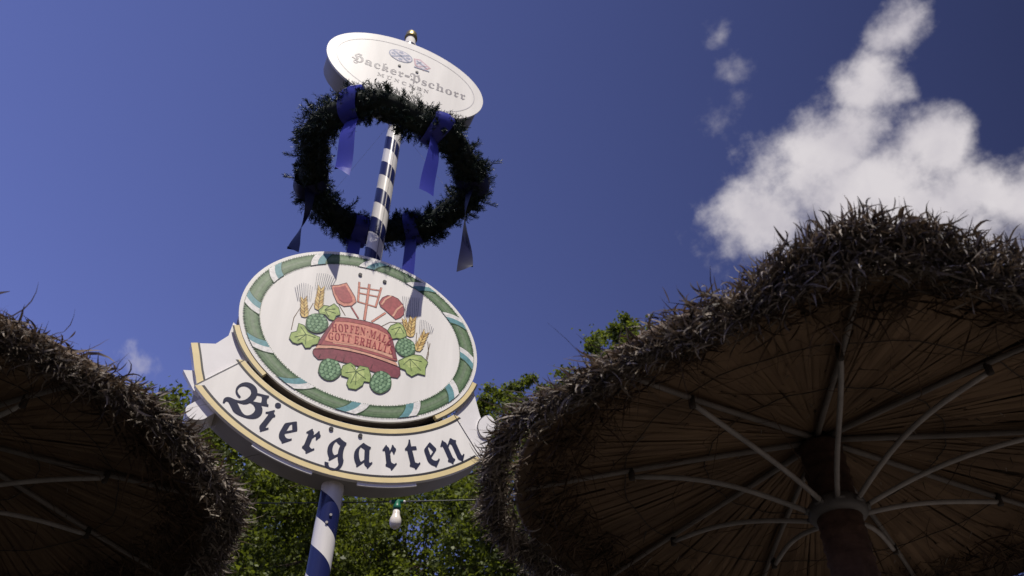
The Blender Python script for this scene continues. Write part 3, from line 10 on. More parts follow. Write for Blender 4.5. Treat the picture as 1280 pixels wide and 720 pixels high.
TIPS4 = [[2.53, 15.0, 14.07], [2.35, 15.0, 13.65], [1.87, 15.0, 13.48], [2.71, 15.0, 13.66], [2.14, 15.0, 13.3], [2.93, 15.0, 13.59]]
POLE_PHASE = .521
PAR2_ROT = -86
TREES = [
 (-5.6, 13.5, 10.1, 3.4, 4.2, 150, 850, 1, 'bright green leafy tree beside the left parasol'),
 (-2.3, 17.5, 11.3, 3.1, 4.5, 120, 850, 2, 'leafy tree low behind the striped pole'),
 (0.7, 16.0, 12.3, 3.0, 4.5, 74, 760, 3, 'darker leafy tree with sky gaps behind the white bulb', .044, TIPS3),
 (3.8, 15.5, 13.2, 3.9, 5.0, 170, 800, 4, 'tall leafy tree mostly hidden behind the right parasol', .044, TIPS4),
 (-5.6, 20.0, 12.4, 3.5, 5.0, 130, 700, 6, 'farther leafy tree filling the gap behind the first two trees', .055),
]
import bpy, bmesh, math, random
import numpy as np
from mathutils import Vector, Matrix

random.seed(7)
rng = np.random.default_rng(11)
PI = math.pi
scene = bpy.context.scene
COL = scene.collection

# ------------------------------------------------------------------ helpers
def tag(o, label=None, cat=None, group=None, kind=None):
    if label: o['label'] = label
    if cat: o['category'] = cat
    if group: o['group'] = group
    if kind: o['kind'] = kind
    return o

def empty(name, loc, rz=0.0):
    o = bpy.data.objects.new(name, None)
    COL.objects.link(o)
    o.location = loc
    o.rotation_euler = (0, 0, rz)
    o.empty_display_size = 0.2
    return o

class MB:
    """collects vertices, faces, material slots and paint colours for ONE mesh object"""
    def __init__(s):
        s.v = []; s.f = []; s.mi = []; s.c = []
    def add(s, verts, faces, mi=0, col=(1, 1, 1)):
        b = len(s.v)
        s.v += [tuple(p) for p in verts]
        for f in faces:
            s.f.append([i + b for i in f]); s.mi.append(mi); s.c.append(col)
    def box(s, c, d, mi=0):
        x, y, z = c; a, b, e = d[0]/2, d[1]/2, d[2]/2
        v = [(x+i*a, y+j*b, z+k*e) for i in (-1, 1) for j in (-1, 1) for k in (-1, 1)]
        s.add(v, [(0,1,3,2), (4,6,7,5), (0,4,5,1), (2,3,7,6), (0,2,6,4), (1,5,7,3)], mi)
    def lathe(s, prof, n=24, mi=0, cx=0, cy=0):
        b = []
        for r, z in prof:
            for i in range(n):
                t = 2*PI*i/n
                b.append((cx+r*math.cos(t), cy+r*math.sin(t), z))
        fs = []
        for k in range(len(prof)-1):
            for i in range(n):
                j = (i+1) % n
                fs.append((k*n+i, k*n+j, (k+1)*n+j, (k+1)*n+i))
        s.add(b, fs, mi)
    def tube(s, pts, rad, n=8, mi=0, cap=True):
        pts = [Vector(p) for p in pts]
        if not hasattr(rad, '__len__'): rad = [rad]*len(pts)
        vs = []; fs = []
        ref = None
        for k, p in enumerate(pts):
            d = (pts[min(k+1, len(pts)-1)] - pts[max(k-1, 0)]).normalized()
            if ref is None:
                ref = Vector((0, 0, 1)) if abs(d.z) < .9 else Vector((1, 0, 0))
            a = d.cross(ref)
            if a.length < 1e-5: a = d.orthogonal()
            a.normalize(); b = d.cross(a); ref = a.cross(d) * -1 if False else ref
            for i in range(n):
                t = 2*PI*i/n
                vs.append(p + (a*math.cos(t) + b*math.sin(t))*rad[k])
        for k in range(len(pts)-1):
            for i in range(n):
                j = (i+1) % n
                fs.append((k*n+i, k*n+j, (k+1)*n+j, (k+1)*n+i))
        if cap:
            fs.append(tuple(reversed(range(n))))
            fs.append(tuple((len(pts)-1)*n+i for i in range(n)))
        s.add(vs, fs, mi)
    def plate(s, pts, y0, y1, mi=0, side=None):
        """outline (x,z) filled at y0 (front) and y1 (back) with side walls"""
        n = len(pts)
        area = sum(pts[i][0]*pts[(i+1) % n][1]-pts[(i+1) % n][0]*pts[i][1] for i in range(n))
        if area < 0: pts = pts[::-1]
        v = [(x, y0, z) for x, z in pts] + [(x, y1, z) for x, z in pts]
        s.add(v, [tuple(range(n))], mi)
        s.add(v, [tuple(reversed(range(n, 2*n)))] + [(i, n+i, n+(i+1) % n, (i+1) % n) for i in range(n)], mi if side is None else side)
    def build(s, name, mats, parent=None, smooth=False, colors=False):
        me = bpy.data.meshes.new(name)
        me.from_pydata(s.v, [], s.f)
        if not isinstance(mats, (list, tuple)): mats = [mats]
        for m in mats: me.materials.append(m)
        me.polygons.foreach_set('material_index', s.mi)
        if smooth: me.polygons.foreach_set('use_smooth', [True]*len(s.f))
        if colors:
            at = me.color_attributes.new('Paint', 'FLOAT_COLOR', 'CORNER')
            buf = []
            for f, c in zip(s.f, s.c): buf += list(c[:3]) * 0 + [x for _ in f for x in (c[0], c[1], c[2], 1.0)]
            at.data.foreach_set('color', buf)
        me.update()
        o = bpy.data.objects.new(name, me)
        COL.objects.link(o)
        if parent: o.parent = parent
        return o

def array_mesh(name, verts, quads, mat, parent=None, smooth=False):
    """fast mesh from numpy arrays; quads (n,4) or (n,3)"""
    me = bpy.data.meshes.new(name)
    k = quads.shape[1]
    me.vertices.add(len(verts)); me.vertices.foreach_set('co', np.ascontiguousarray(verts, dtype=np.float32).ravel())
    me.loops.add(quads.size); me.loops.foreach_set('vertex_index', np.ascontiguousarray(quads, dtype=np.int32).ravel())
    me.polygons.add(len(quads))
    me.polygons.foreach_set('loop_start', np.arange(len(quads), dtype=np.int32)*k)
    me.materials.append(mat)
    if smooth: me.polygons.foreach_set('use_smooth', np.ones(len(quads), dtype=bool))
    me.update(calc_edges=True)
    me.validate()
    o = bpy.data.objects.new(name, me)
    COL.objects.link(o)
    if parent: o.parent = parent
    return o

def copy_tree(o, parent=None):
    c = o.copy(); COL.objects.link(c)
    c.parent = parent
    for ch in [x for x in bpy.data.objects if x.parent == o]: copy_tree(ch, c)
    return c

# ------------------------------------------------------------------ materials
def new_mat(name):
    m = bpy.data.materials.new(name); m.use_nodes = True
    nt = m.node_tree
    return m, nt, nt.nodes['Principled BSDF'], nt.nodes['Material Output']

def L(nt, a, b): nt.links.new(a, b)

def mat_paint(name, col, rough=.4, var=.12, scale=6.0, spec=.5, bump=0.0, streak=False):
    m, nt, p, out = new_mat(name)
    tc = nt.nodes.new('ShaderNodeTexCoord')
    mp = nt.nodes.new('ShaderNodeMapping')
    if streak: mp.inputs['Scale'].default_value = (1, 1, .12)
    no = nt.nodes.new('ShaderNodeTexNoise'); no.inputs['Scale'].default_value = scale; no.inputs['Detail'].default_value = 6; no.inputs['Roughness'].default_value = .65
    L(nt, tc.outputs['Object'], mp.inputs['Vector']); L(nt, mp.outputs[0], no.inputs['Vector'])
    rp = nt.nodes.new('ShaderNodeValToRGB')
    rp.color_ramp.elements[0].position = .3; rp.color_ramp.elements[1].position = .7
    rp.color_ramp.elements[0].color = (*[c*(1-var) for c in col], 1)
    rp.color_ramp.elements[1].color = (*[min(1, c*(1+var*.5)) for c in col], 1)
    L(nt, no.outputs['Fac'], rp.inputs['Fac']); L(nt, rp.outputs['Color'], p.inputs['Base Color'])
    p.inputs['Roughness'].default_value = rough
    p.inputs['Specular IOR Level'].default_value = spec
    if bump:
        b = nt.nodes.new('ShaderNodeBump'); b.inputs['Strength'].default_value = bump; b.inputs['Distance'].default_value = .01
        L(nt, no.outputs['Fac'], b.inputs['Height']); L(nt, b.outputs['Normal'], p.inputs['Normal'])
    return m

def mat_island(name, cols, rough=.6, spec=.3, trans=0.0, tcol=None, noise=None):
    """colour picked per loose piece (blade, reed, leaf) from a ramp"""
    m, nt, p, out = new_mat(name)
    g = nt.nodes.new('ShaderNodeNewGeometry')
    rp = nt.nodes.new('ShaderNodeValToRGB')
    cr = rp.color_ramp
    while len(cr.elements) < len(cols): cr.elements.new(.5)
    for i, c in enumerate(cols):
        cr.elements[i].position = i/(len(cols)-1); cr.elements[i].color = (*c, 1)
    L(nt, g.outputs['Random Per Island'], rp.inputs['Fac'])
    colout = rp.outputs['Color']
    if noise:
        tc = nt.nodes.new('ShaderNodeTexCoord')
        no = nt.nodes.new('ShaderNodeTexNoise'); no.inputs['Scale'].default_value = noise[0]; no.inputs['Detail'].default_value = 5
        L(nt, tc.outputs['Object'], no.inputs['Vector'])
        mr = nt.nodes.new('ShaderNodeMapRange'); mr.inputs['From Min'].default_value = .3; mr.inputs['From Max'].default_value = .7
        mr.inputs['To Min'].default_value = noise[1]; mr.inputs['To Max'].default_value = noise[2]
        L(nt, no.outputs['Fac'], mr.inputs['Value'])
        mx = nt.nodes.new('ShaderNodeVectorMath'); mx.operation = 'SCALE'
        L(nt, colout, mx.inputs[0]); L(nt, mr.outputs[0], mx.inputs['Scale'])
        colout = mx.outputs[0]
    L(nt, colout, p.inputs['Base Color'])
    p.inputs['Roughness'].default_value = rough
    p.inputs['Specular IOR Level'].default_value = spec
    if trans > 0:
        t = nt.nodes.new('ShaderNodeBsdfTranslucent')
        if tcol: 
            mm = nt.nodes.new('ShaderNodeVectorMath'); mm.operation = 'MULTIPLY'
            L(nt, colout, mm.inputs[0]); mm.inputs[1].default_value = tcol
            L(nt, mm.outputs[0], t.inputs['Color'])
        else: L(nt, colout, t.inputs['Color'])
        mix = nt.nodes.new('ShaderNodeMixShader'); mix.inputs[0].default_value = trans
        L(nt, p.outputs[0], mix.inputs[1]); L(nt, t.outputs[0], mix.inputs[2]); L(nt, mix.outputs[0], out.inputs['Surface'])
    return m

WHITE = mat_paint('white_enamel', (.835, .806, .745), .32, .12, 5, streak=True)
WHITE_SHADE = mat_paint('shaded_lightbox_side', (.32, .30, .28), .5, .15, 4, streak=True)  # white sign paint, darkened to carry the shade on the box sides
SHADEBOX = mat_paint('shaded_box_edge', (.17, .135, .11), .6, .4, 7)  # medallion box edge, its brownish shade put into the base colour
GOLD = mat_paint('gold_paint', (.75, .61, .31), .4, .1, 9)
NAVY = mat_paint('navy_lettering', (.014, .017, .05), .55, .2, 30, .2)
BLACKLINE = mat_paint('black_line_paint', (.02, .018, .02), .45, .2, 20)
GREYLETTER = mat_paint('grey_lettering', (.30, .28, .29), .35, .25, 8)
GREYLINE = mat_paint('grey_line_paint', (.52, .50, .50), .4, .1, 8)
POLEWHITE = mat_paint('pole_white_gloss', (.70, .67, .63), .22, .12, 7, streak=True)
POLEBLUE = mat_paint('pole_blue_gloss', (.020, .026, .115), .2, .25, 7, streak=True)
STEEL = mat_paint('dull_steel', (.33, .31, .30), .35, .3, 15)
BRASS, _nt, _p, _o = new_mat('weathered_brass'); _p.inputs['Base Color'].default_value = (.36, .29, .13, 1); _p.inputs['Metallic'].default_value = .85; _p.inputs['Roughness'].default_value = .38
GREENCASE = mat_paint('green_plastic', (.01, .13, .07), .4, .2, 20)
CABLE = mat_paint('dark_cable_rubber', (.045, .05, .045), .45, .2, 20)
OPAL, _nt, _p, _o = new_mat('opal_glass'); _p.inputs['Base Color'].default_value = (.72, .66, .58, 1); _p.inputs['Roughness'].default_value = .15; _p.inputs['Subsurface Weight'].default_value = .2; _p.inputs['Subsurface Radius'].default_value = (.02, .02, .02)

# print colours of the painted emblem: pigment carried per polygon, with a slight mottle
PRINT, _nt, _p, _o = new_mat('sign_print_paint')
_a = _nt.nodes.new('ShaderNodeVertexColor'); _a.layer_name = 'Paint'
_tc = _nt.nodes.new('ShaderNodeTexCoord'); _n = _nt.nodes.new('ShaderNodeTexNoise'); _n.inputs['Scale'].default_value = 55; _n.inputs['Detail'].default_value = 6
L(_nt, _tc.outputs['Object'], _n.inputs['Vector'])
_mr = _nt.nodes.new('ShaderNodeMapRange'); _mr.inputs['From Min'].default_value = .3; _mr.inputs['From Max'].default_value = .7; _mr.inputs['To Min'].default_value = .76; _mr.inputs['To Max'].default_value = 1.14
L(_nt, _n.outputs['Fac'], _mr.inputs['Value'])
_s = _nt.nodes.new('ShaderNodeVectorMath'); _s.operation = 'SCALE'
L(_nt, _a.outputs['Color'], _s.inputs[0]); L(_nt, _mr.outputs[0], _s.inputs['Scale']); L(_nt, _s.outputs[0], _p.inputs['Base Color'])
_p.inputs['Roughness'].default_value = .38

PAL = dict(red_light=(.66,.27,.19), red_mid=(.38,.09,.09), dark_red=(.11,.026,.03), purple_red=(.24,.053,.07), orange=(.70,.37,.25),
           leaf=(.34,.44,.14), leaf_light=(.47,.56,.2), leaf_line=(.045,.09,.03), hop_dark=(.07,.155,.08), hop_mid=(.17,.3,.155), hop_light=(.25,.41,.23),
           straw=(.74,.53,.19), straw_dark=(.52,.32,.09), brown=(.12,.065,.03), grey_line=(.15,.15,.2), vat_text=(.30,.014,.032),
           ring_green=(.15,.23,.115), ring_shade=(.06,.115,.05), teal=(.13,.30,.32), white=(.78,.76,.72), blue_grey=(.2,.23,.36), pink=(.55,.33,.38), pale=(.62,.58,.62))

# ------------------------------------------------------------------ lettering
def glyph_splines(key, sx, sy, rot, ox, oz, x0=0.0):
    """glyph outline scaled, turned about its own (x0,0) baseline point and moved to (ox,oz)"""
    res = []
    c, s = math.cos(rot), math.sin(rot)
    for sp in GLYPHS[key]:
        pts = []
        for i in range(0, len(sp), 2):
            x = (sp[i]/1000 - x0)*sx; y = sp[i+1]/1000*sy
            pts.append((ox + x*c - y*s, oz + x*s + y*c))
        res.append(pts)
    return res

def gwidth(key):
    xs = [v for sp in GLYPHS[key] for v in sp[0::2]]
    return min(xs)/1000, max(xs)/1000

def letters_mesh(name, splines, y, thick, mat, parent):
    cu = bpy.data.curves.new(name, 'CURVE'); cu.dimensions = '2D'; cu.fill_mode = 'BOTH'
    cu.extrude = thick
    for pts in splines:
        sp = cu.splines.new('POLY'); sp.points.add(len(pts)-1)
        for p, q in zip(sp.points, pts): p.co = (q[0], q[1], 0, 1)
        sp.use_cyclic_u = True
    tmp = bpy.data.objects.new('tmp', cu); COL.objects.link(tmp)
    bpy.context.view_layer.update()
    me = bpy.data.meshes.new_from_object(tmp.evaluated_get(bpy.context.evaluated_depsgraph_get()))
    bpy.data.objects.remove(tmp)
    me.name = name
    n = len(me.vertices); co = np.zeros(n*3, dtype=np.float32); me.vertices.foreach_get('co', co)
    co = co.reshape(-1, 3); out = np.c_[co[:, 0], y - co[:, 2], co[:, 1]]
    me.vertices.foreach_set('co', out.astype(np.float32).ravel())
    me.materials.clear(); me.materials.append(mat); me.update()
    o = bpy.data.objects.new(name, me); COL.objects.link(o); o.parent = parent
    return o

# ------------------------------------------------------------------ world, sun, camera
SUN_AZ, SUN_EL = math.radians(173), math.radians(60)
world = bpy.data.worlds.new('World'); scene.world = world; world.use_nodes = True
nt = world.node_tree; nt.nodes.clear()
out = nt.nodes.new('ShaderNodeOutputWorld')
sky = nt.nodes.new('ShaderNodeTexSky'); sky.sky_type = 'NISHITA'; sky.sun_disc = False
sky.sun_elevation = SUN_EL; sky.sun_rotation = SUN_AZ; sky.altitude = 600; sky.air_density = 1.0; sky.dust_density = .35; sky.ozone_density = 2.2
tint = nt.nodes.new('ShaderNodeVectorMath'); tint.operation = 'MULTIPLY'; tint.inputs[1].default_value = SKY_TINT = (1.03, .82, 1.22)
bg = nt.nodes.new('ShaderNodeBackground'); bg.inputs['Strength'].default_value = .095
nt.links.new(sky.outputs[0], tint.inputs[0])
# the deep, polarised part of the blue lies to the right of the pole
_tc = nt.nodes.new('ShaderNodeTexCoord'); _dp = nt.nodes.new('ShaderNodeVectorMath'); _dp.operation = 'DOT_PRODUCT'
nt.links.new(_tc.outputs['Generated'], _dp.inputs[0]); _dp.inputs[1].default_value = SKY_AXIS[0]
_mr2 = nt.nodes.new('ShaderNodeMapRange'); _mr2.inputs['From Min'].default_value = SKY_AXIS[1]; _mr2.inputs['From Max'].default_value = SKY_AXIS[2]
_mr2.inputs['To Min'].default_value = .36; _mr2.inputs['To Max'].default_value = 1.45
nt.links.new(_dp.outputs['Value'], _mr2.inputs['Value'])
_sc = nt.nodes.new('ShaderNodeVectorMath'); _sc.operation = 'SCALE'; nt.links.new(tint.outputs[0], _sc.inputs[0]); nt.links.new(_mr2.outputs[0], _sc.inputs['Scale'])
nt.links.new(_sc.outputs[0], bg.inputs['Color'])
# clouds: a noise-broken bank in one part of the sky, laid out on the tangent plane of the sky dome there
def wnode(t, **k):
    n = nt.nodes.new(t)
    for a, b in k.items(): setattr(n, a, b)
    return n
tc = wnode('ShaderNodeTexCoord')
c0 = Vector(CLOUD_C); rx = c0.cross(Vector((0, 0, 1))).normalized(); uy = rx.cross(c0)
def dotn(v):
    n = wnode('ShaderNodeVectorMath', operation='DOT_PRODUCT'); nt.links.new(tc.outputs['Generated'], n.inputs[0]); n.inputs[1].default_value = v
    return n.outputs['Value']
def mth(op, a, b=None, clamp=False):
    n = wnode('ShaderNodeMath', operation=op, use_clamp=clamp)
    for i, x in enumerate((a, b)):
        if x is None: continue
        if isinstance(x, (int, float)): n.inputs[i].default_value = x
        else: nt.links.new(x, n.inputs[i])
    return n.outputs[0]
dc = mth('MAXIMUM', dotn(c0), .05)
comb = wnode('ShaderNodeCombineXYZ')
nt.links.new(mth('DIVIDE', dotn(rx), dc), comb.inputs[0]); nt.links.new(mth('DIVIDE', dotn(uy), dc), comb.inputs[1])
nz = wnode('ShaderNodeTexNoise'); nz.inputs['Scale'].default_value = 11; nz.inputs['Detail'].default_value = 1.5
nt.links.new(comb.outputs[0], nz.inputs['Vector'])
sub = wnode('ShaderNodeVectorMath', operation='SUBTRACT'); nt.links.new(nz.outputs['Color'], sub.inputs[0]); sub.inputs[1].default_value = (.5, .5, .5)
scl = wnode('ShaderNodeVectorMath', operation='SCALE'); nt.links.new(sub.outputs[0], scl.inputs[0]); scl.inputs['Scale'].default_value = .06
wp = wnode('ShaderNodeVectorMath', operation='ADD'); nt.links.new(comb.outputs[0], wp.inputs[0]); nt.links.new(scl.outputs[0], wp.inputs[1])
dens = None; faint = None
for x, y, ax, ay, rot, st in CLOUD_BLOBS:
    mp = wnode('ShaderNodeMapping', vector_type='TEXTURE'); nt.links.new(wp.outputs[0], mp.inputs['Vector'])
    mp.inputs['Location'].default_value = (x, y, 0); mp.inputs['Rotation'].default_value = (0, 0, rot); mp.inputs['Scale'].default_value = (ax, ay, 1)
    ln = wnode('ShaderNodeVectorMath', operation='LENGTH'); nt.links.new(mp.outputs[0], ln.inputs[0])
    if st < .5:                                # thin wisps stay thin
        d = mth('SUBTRACT', 1.1, ln.outputs['Value'])
        faint = d if faint is None else mth('MAXIMUM', faint, d)
        continue
    d = mth('SUBTRACT', 1.33 - (1-st)*1.1, ln.outputs['Value'])
    dens = d if dens is None else mth('SMOOTH_MAX', dens, d)
    if dens is not d: dens.node.inputs[2].default_value = .15
fb = wnode('ShaderNodeTexNoise'); fb.inputs['Scale'].default_value = 17; fb.inputs['Detail'].default_value = 11; fb.inputs['Roughness'].default_value = .60; fb.inputs['Distortion'].default_value = .0
nt.links.new(comb.outputs[0], fb.inputs['Vector'])
dd = mth('ADD', dens, mth('MULTIPLY', mth('SUBTRACT', fb.outputs['Fac'], .5), 2.3))
ss = wnode('ShaderNodeMapRange', interpolation_type='SMOOTHSTEP'); nt.links.new(dd, ss.inputs['Value'])
ss.inputs['From Min'].default_value = .0; ss.inputs['From Max'].default_value = 1.05; ss.inputs['To Max'].default_value = .97
f2 = wnode('ShaderNodeTexNoise'); f2.inputs['Scale'].default_value = 13; f2.inputs['Detail'].default_value = 6
nt.links.new(comb.outputs[0], f2.inputs['Vector'])
crm = wnode('ShaderNodeValToRGB'); nt.links.new(f2.outputs['Fac'], crm.inputs['Fac'])
crm.color_ramp.elements[0].position = .3; crm.color_ramp.elements[0].color = (.53, .50, .55, 1)
crm.color_ramp.elements[1].position = .62; crm.color_ramp.elements[1].color = (.72, .68, .70, 1)
bg2 = wnode('ShaderNodeBackground'); nt.links.new(crm.outputs[0], bg2.inputs['Color']); bg2.inputs['Strength'].default_value = 1.0
front = mth('GREATER_THAN', dotn(c0), .1)
fa = wnode('ShaderNodeMapRange', interpolation_type='SMOOTHSTEP'); nt.links.new(mth('ADD', faint, mth('MULTIPLY', mth('SUBTRACT', fb.outputs['Fac'], .56), 4.5)), fa.inputs['Value'])
fa.inputs['From Min'].default_value = 0; fa.inputs['From Max'].default_value = 1.7; fa.inputs['To Max'].default_value = .42
alpha = mth('MULTIPLY', mth('MAXIMUM', ss.outputs[0], fa.outputs[0]), front)
mixw = wnode('ShaderNodeMixShader'); nt.links.new(alpha, mixw.inputs[0]); nt.links.new(bg.outputs[0], mixw.inputs[1]); nt.links.new(bg2.outputs[0], mixw.inputs[2])
nt.links.new(mixw.outputs[0], out.inputs['Surface'])

sl = bpy.data.lights.new('sun', 'SUN'); sl.energy = 4.9; sl.angle = math.radians(.53); sl.color = (1.0, .94, .845)
so = bpy.data.objects.new('sun', sl); COL.objects.link(so)
sd = Vector((math.sin(SUN_AZ)*math.cos(SUN_EL), math.cos(SUN_AZ)*math.cos(SUN_EL), math.sin(SUN_EL)))
so.rotation_euler = sd.to_track_quat('Z', 'Y').to_euler(); so.location = (0, -8, 20)

cd = bpy.data.cameras.new('camera'); cam = bpy.data.objects.new('camera', cd); COL.objects.link(cam)
cd.sensor_width = 36; cd.lens = 36*1074/1280; cd.clip_start = .02; cd.clip_end = 3000
X = Vector((0.99988735, -0.01031268, 0.01090535)); Y = Vector((-0.01500927, -0.68701011, 0.72649283)); Z = X.cross(Y)
Mx = Matrix((X, Y, Z)).transposed().to_4x4(); Mx.translation = (0, 0, 1.05)
cam.matrix_world = Mx
cd.dof.use_dof = True; cd.dof.focus_distance = 4.1; cd.dof.aperture_fstop = 5.0
scene.camera = cam
vs = scene.view_settings; vs.view_transform = 'Standard'; vs.look = 'None'; vs.exposure = 0.0; vs.gamma = 1.0; vs.use_curve_mapping = False
scene.cycles.max_bounces = 8; scene.cycles.transparent_max_bounces = 8

# ------------------------------------------------------------------ ground
GR = mat_paint('gravel_ground', (.024, .023, .019), .95, .5, 3.0, .2, .4)
b = MB(); b.add([(-400, -400, 0), (400, -400, 0), (400, 400, 0), (-400, 400, 0)], [(0, 1, 2, 3)])
tag(b.build('ground', GR), 'dark trodden ground of the beer garden', None, None, 'structure')
b = MB(); b.add([(.5, -7, .004), (9, -7, .004), (9, 9, .004), (.5, 9, .004)], [(0, 1, 2, 3)])  # added pale sheet, out of view, bounces sunlight up to the right parasol
tag(b.build('bounce_sheet', mat_paint('pale_bounce', (.135, .122, .108), .9, .35, 2.0, .2, .2)), 'added unseen pale sheet bouncing light up under the right parasol', None, None, 'structure')

# ------------------------------------------------------------------ striped pole
PX, PY = 4.2*math.sin(math.radians(-13)), 4.2*math.cos(math.radians(-13))
RZ = math.radians(90-67.3)
pole = tag(empty('striped_pole', (PX, PY, 0), RZ), 'tall glossy pole with spiralling blue and white stripes carrying the oval signs', 'pole')
PR = .0605
b = MB()
n = 40; zs = np.arange(0, 7.86, .0145)
PITCH = .31
vsx = []; fsx = []; mi = []
for k, z in enumerate(zs):
    for i in range(n):
        t = 2*PI*i/n
        # rows follow the helix so that the stripe edges stay clean
        vsx.append((PR*math.cos(t), PR*math.sin(t), max(0, z)))
for k in range(len(zs)-1):
    for i in range(n):
        j = (i+1) % n
        fsx.append((k*n+i, k*n+j, (k+1)*n+j, (k+1)*n+i))
b.add(vsx, fsx)
# stripes painted by the material from the height and the angle around the axis
STRIPE, snt, sp_, so_ = new_mat('blue_white_spiral_paint')
stc = snt.nodes.new('ShaderNodeTexCoord'); sx_ = snt.nodes.new('ShaderNodeSeparateXYZ'); L(snt, stc.outputs['Object'], sx_.inputs[0])
def sm(op, a, b=None):
    q = snt.nodes.new('ShaderNodeMath'); q.operation = op
    for i, x in enumerate((a, b)):
        if x is None: continue
        if isinstance(x, (int, float)): q.inputs[i].default_value = x
        else: L(snt, x, q.inputs[i])
    return q.outputs[0]
ang = sm('DIVIDE', sm('ARCTAN2', sx_.outputs['Y'], sx_.outputs['X']), 2*PI)
ph = sm('FRACT', sm('ADD', sm('ADD', sm('DIVIDE', sx_.outputs['Z'], PITCH), ang), POLE_PHASE))
fac = sm('GREATER_THAN', ph, .5)
sno = snt.nodes.new('ShaderNodeTexNoise'); sno.inputs['Scale'].default_value = 14; sno.inputs['Detail'].default_value = 6
smp = snt.nodes.new('ShaderNodeMapping'); smp.inputs['Scale'].default_value = (1, 1, .1); L(snt, stc.outputs['Object'], smp.inputs['Vector']); L(snt, smp.outputs[0], sno.inputs['Vector'])
srp = snt.nodes.new('ShaderNodeMapRange'); srp.inputs['From Min'].default_value = .35; srp.inputs['From Max'].default_value = .7; srp.inputs['To Min'].default_value = 1.05; srp.inputs['To Max'].default_value = .8
L(snt, sno.outputs['Fac'], srp.inputs['Value'])
smx = snt.nodes.new('ShaderNodeMix'); smx.data_type = 'RGBA'; L(snt, fac, smx.inputs[0])
smx.inputs[6].default_value = (.70, .67, .63, 1); smx.inputs[7].default_value = (.012, .016, .072, 1)
ssc = snt.nodes.new('ShaderNodeVectorMath'); ssc.operation = 'SCALE'; L(snt, smx.outputs[2], ssc.inputs[0]); L(snt, srp.outputs[0], ssc.inputs['Scale'])
L(snt, ssc.outputs[0], sp_.inputs['Base Color']); sp_.inputs['Roughness'].default_value = .22
b.build('shaft', STRIPE, pole, True)
b = MB(); b.lathe([(.062, 7.845), (.062, 7.86), (.047, 7.865), (.045, 7.98), (0, 7.98)], 28); nk = b.build('neck', POLEWHITE, pole, True)
b = MB(); b.lathe([(0, 7.978), (.056, 7.98), (.058, 8.0), (.052, 8.03), (.05, 8.06), (.03, 8.085), (0, 8.09)], 28); b.build('cap', BRASS, pole, True)
b = MB(); b.box((.012, -PR-.0012, 5.95), (.006, .005, 1.75)); b.build('seam', STEEL, pole)
for (aa, z) in ((-100, 3.19), (-88, 3.235), (-20, 3.33)):
    b = MB(); t = math.radians(aa); q = Vector((math.cos(t), math.sin(t), 0))
    b.tube([q*(PR-.004)+Vector((0, 0, z)), q*(PR+.008)+Vector((0, 0, z))], .0075, 8); b.build('bolt', STEEL, pole)
b = MB(); b.lathe([(.0, 0.004), (.16, .004), (.16, .022), (.075, .03), (.075, .10), (.062, .11)], 28); b.build('base_flange', STEEL, pole, True)

# ------------------------------------------------------------------ lower sign: oval medallion on a scroll
Z0 = 4.424
sign = tag(empty('beer_garden_sign', (PX, PY, Z0), RZ), 'big white double sign reading Biergarten, an oval hop emblem above a lettered scroll', 'sign')
def ell(a, c, t0=0, t1=360, n=96):
    return [(a*math.cos(math.radians(t0+(t1-t0)*i/(n-1))), c*math.sin(math.radians(t0+(t1-t0)*i/(n-1)))) for i in range(n)]
def ell_full(a, c, n=120): return ell(a, c, 0, 360-360/n, n)
def arc_u(a, c, u0, u1, n=60, off=0.0):
    """lower arc of an ellipse between two x values, pushed outward by off"""
    res = []
    for i in range(n):
        t0 = math.acos(max(-1, min(1, u0/a))); t1 = math.acos(max(-1, min(1, u1/a)))
        t = t0 + (t1-t0)*i/(n-1)
        nx, nz = math.cos(t)/a, -math.sin(t)/c; l = math.hypot(nx, nz)
        res.append((a*math.cos(t)+nx/l*off, -c*math.sin(t)+nz/l*off))
    return res
def band(mb, A, B, y, mi=0, th=.003):
    n = len(A)
    for i in range(n-1):
        q = [A[i], A[i+1], B[i+1], B[i]]
        ar = sum(q[k][0]*q[(k+1) % 4][1]-q[(k+1) % 4][0]*q[k][1] for k in range(4))
        if ar < 0: q = q[::-1]
        mb.add([(x, y, z) for x, z in q], [(0, 1, 2, 3)], mi)
# medallion
b = MB(); b.plate(ell_full(.722, .609), -.112, .07, 0); hs = b.build('medallion_box', SHADEBOX, sign)
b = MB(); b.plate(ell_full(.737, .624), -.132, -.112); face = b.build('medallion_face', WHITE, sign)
bv = face.modifiers.new('bevel', 'BEVEL'); bv.width = .006; bv.segments = 2; bv.limit_method = 'ANGLE'
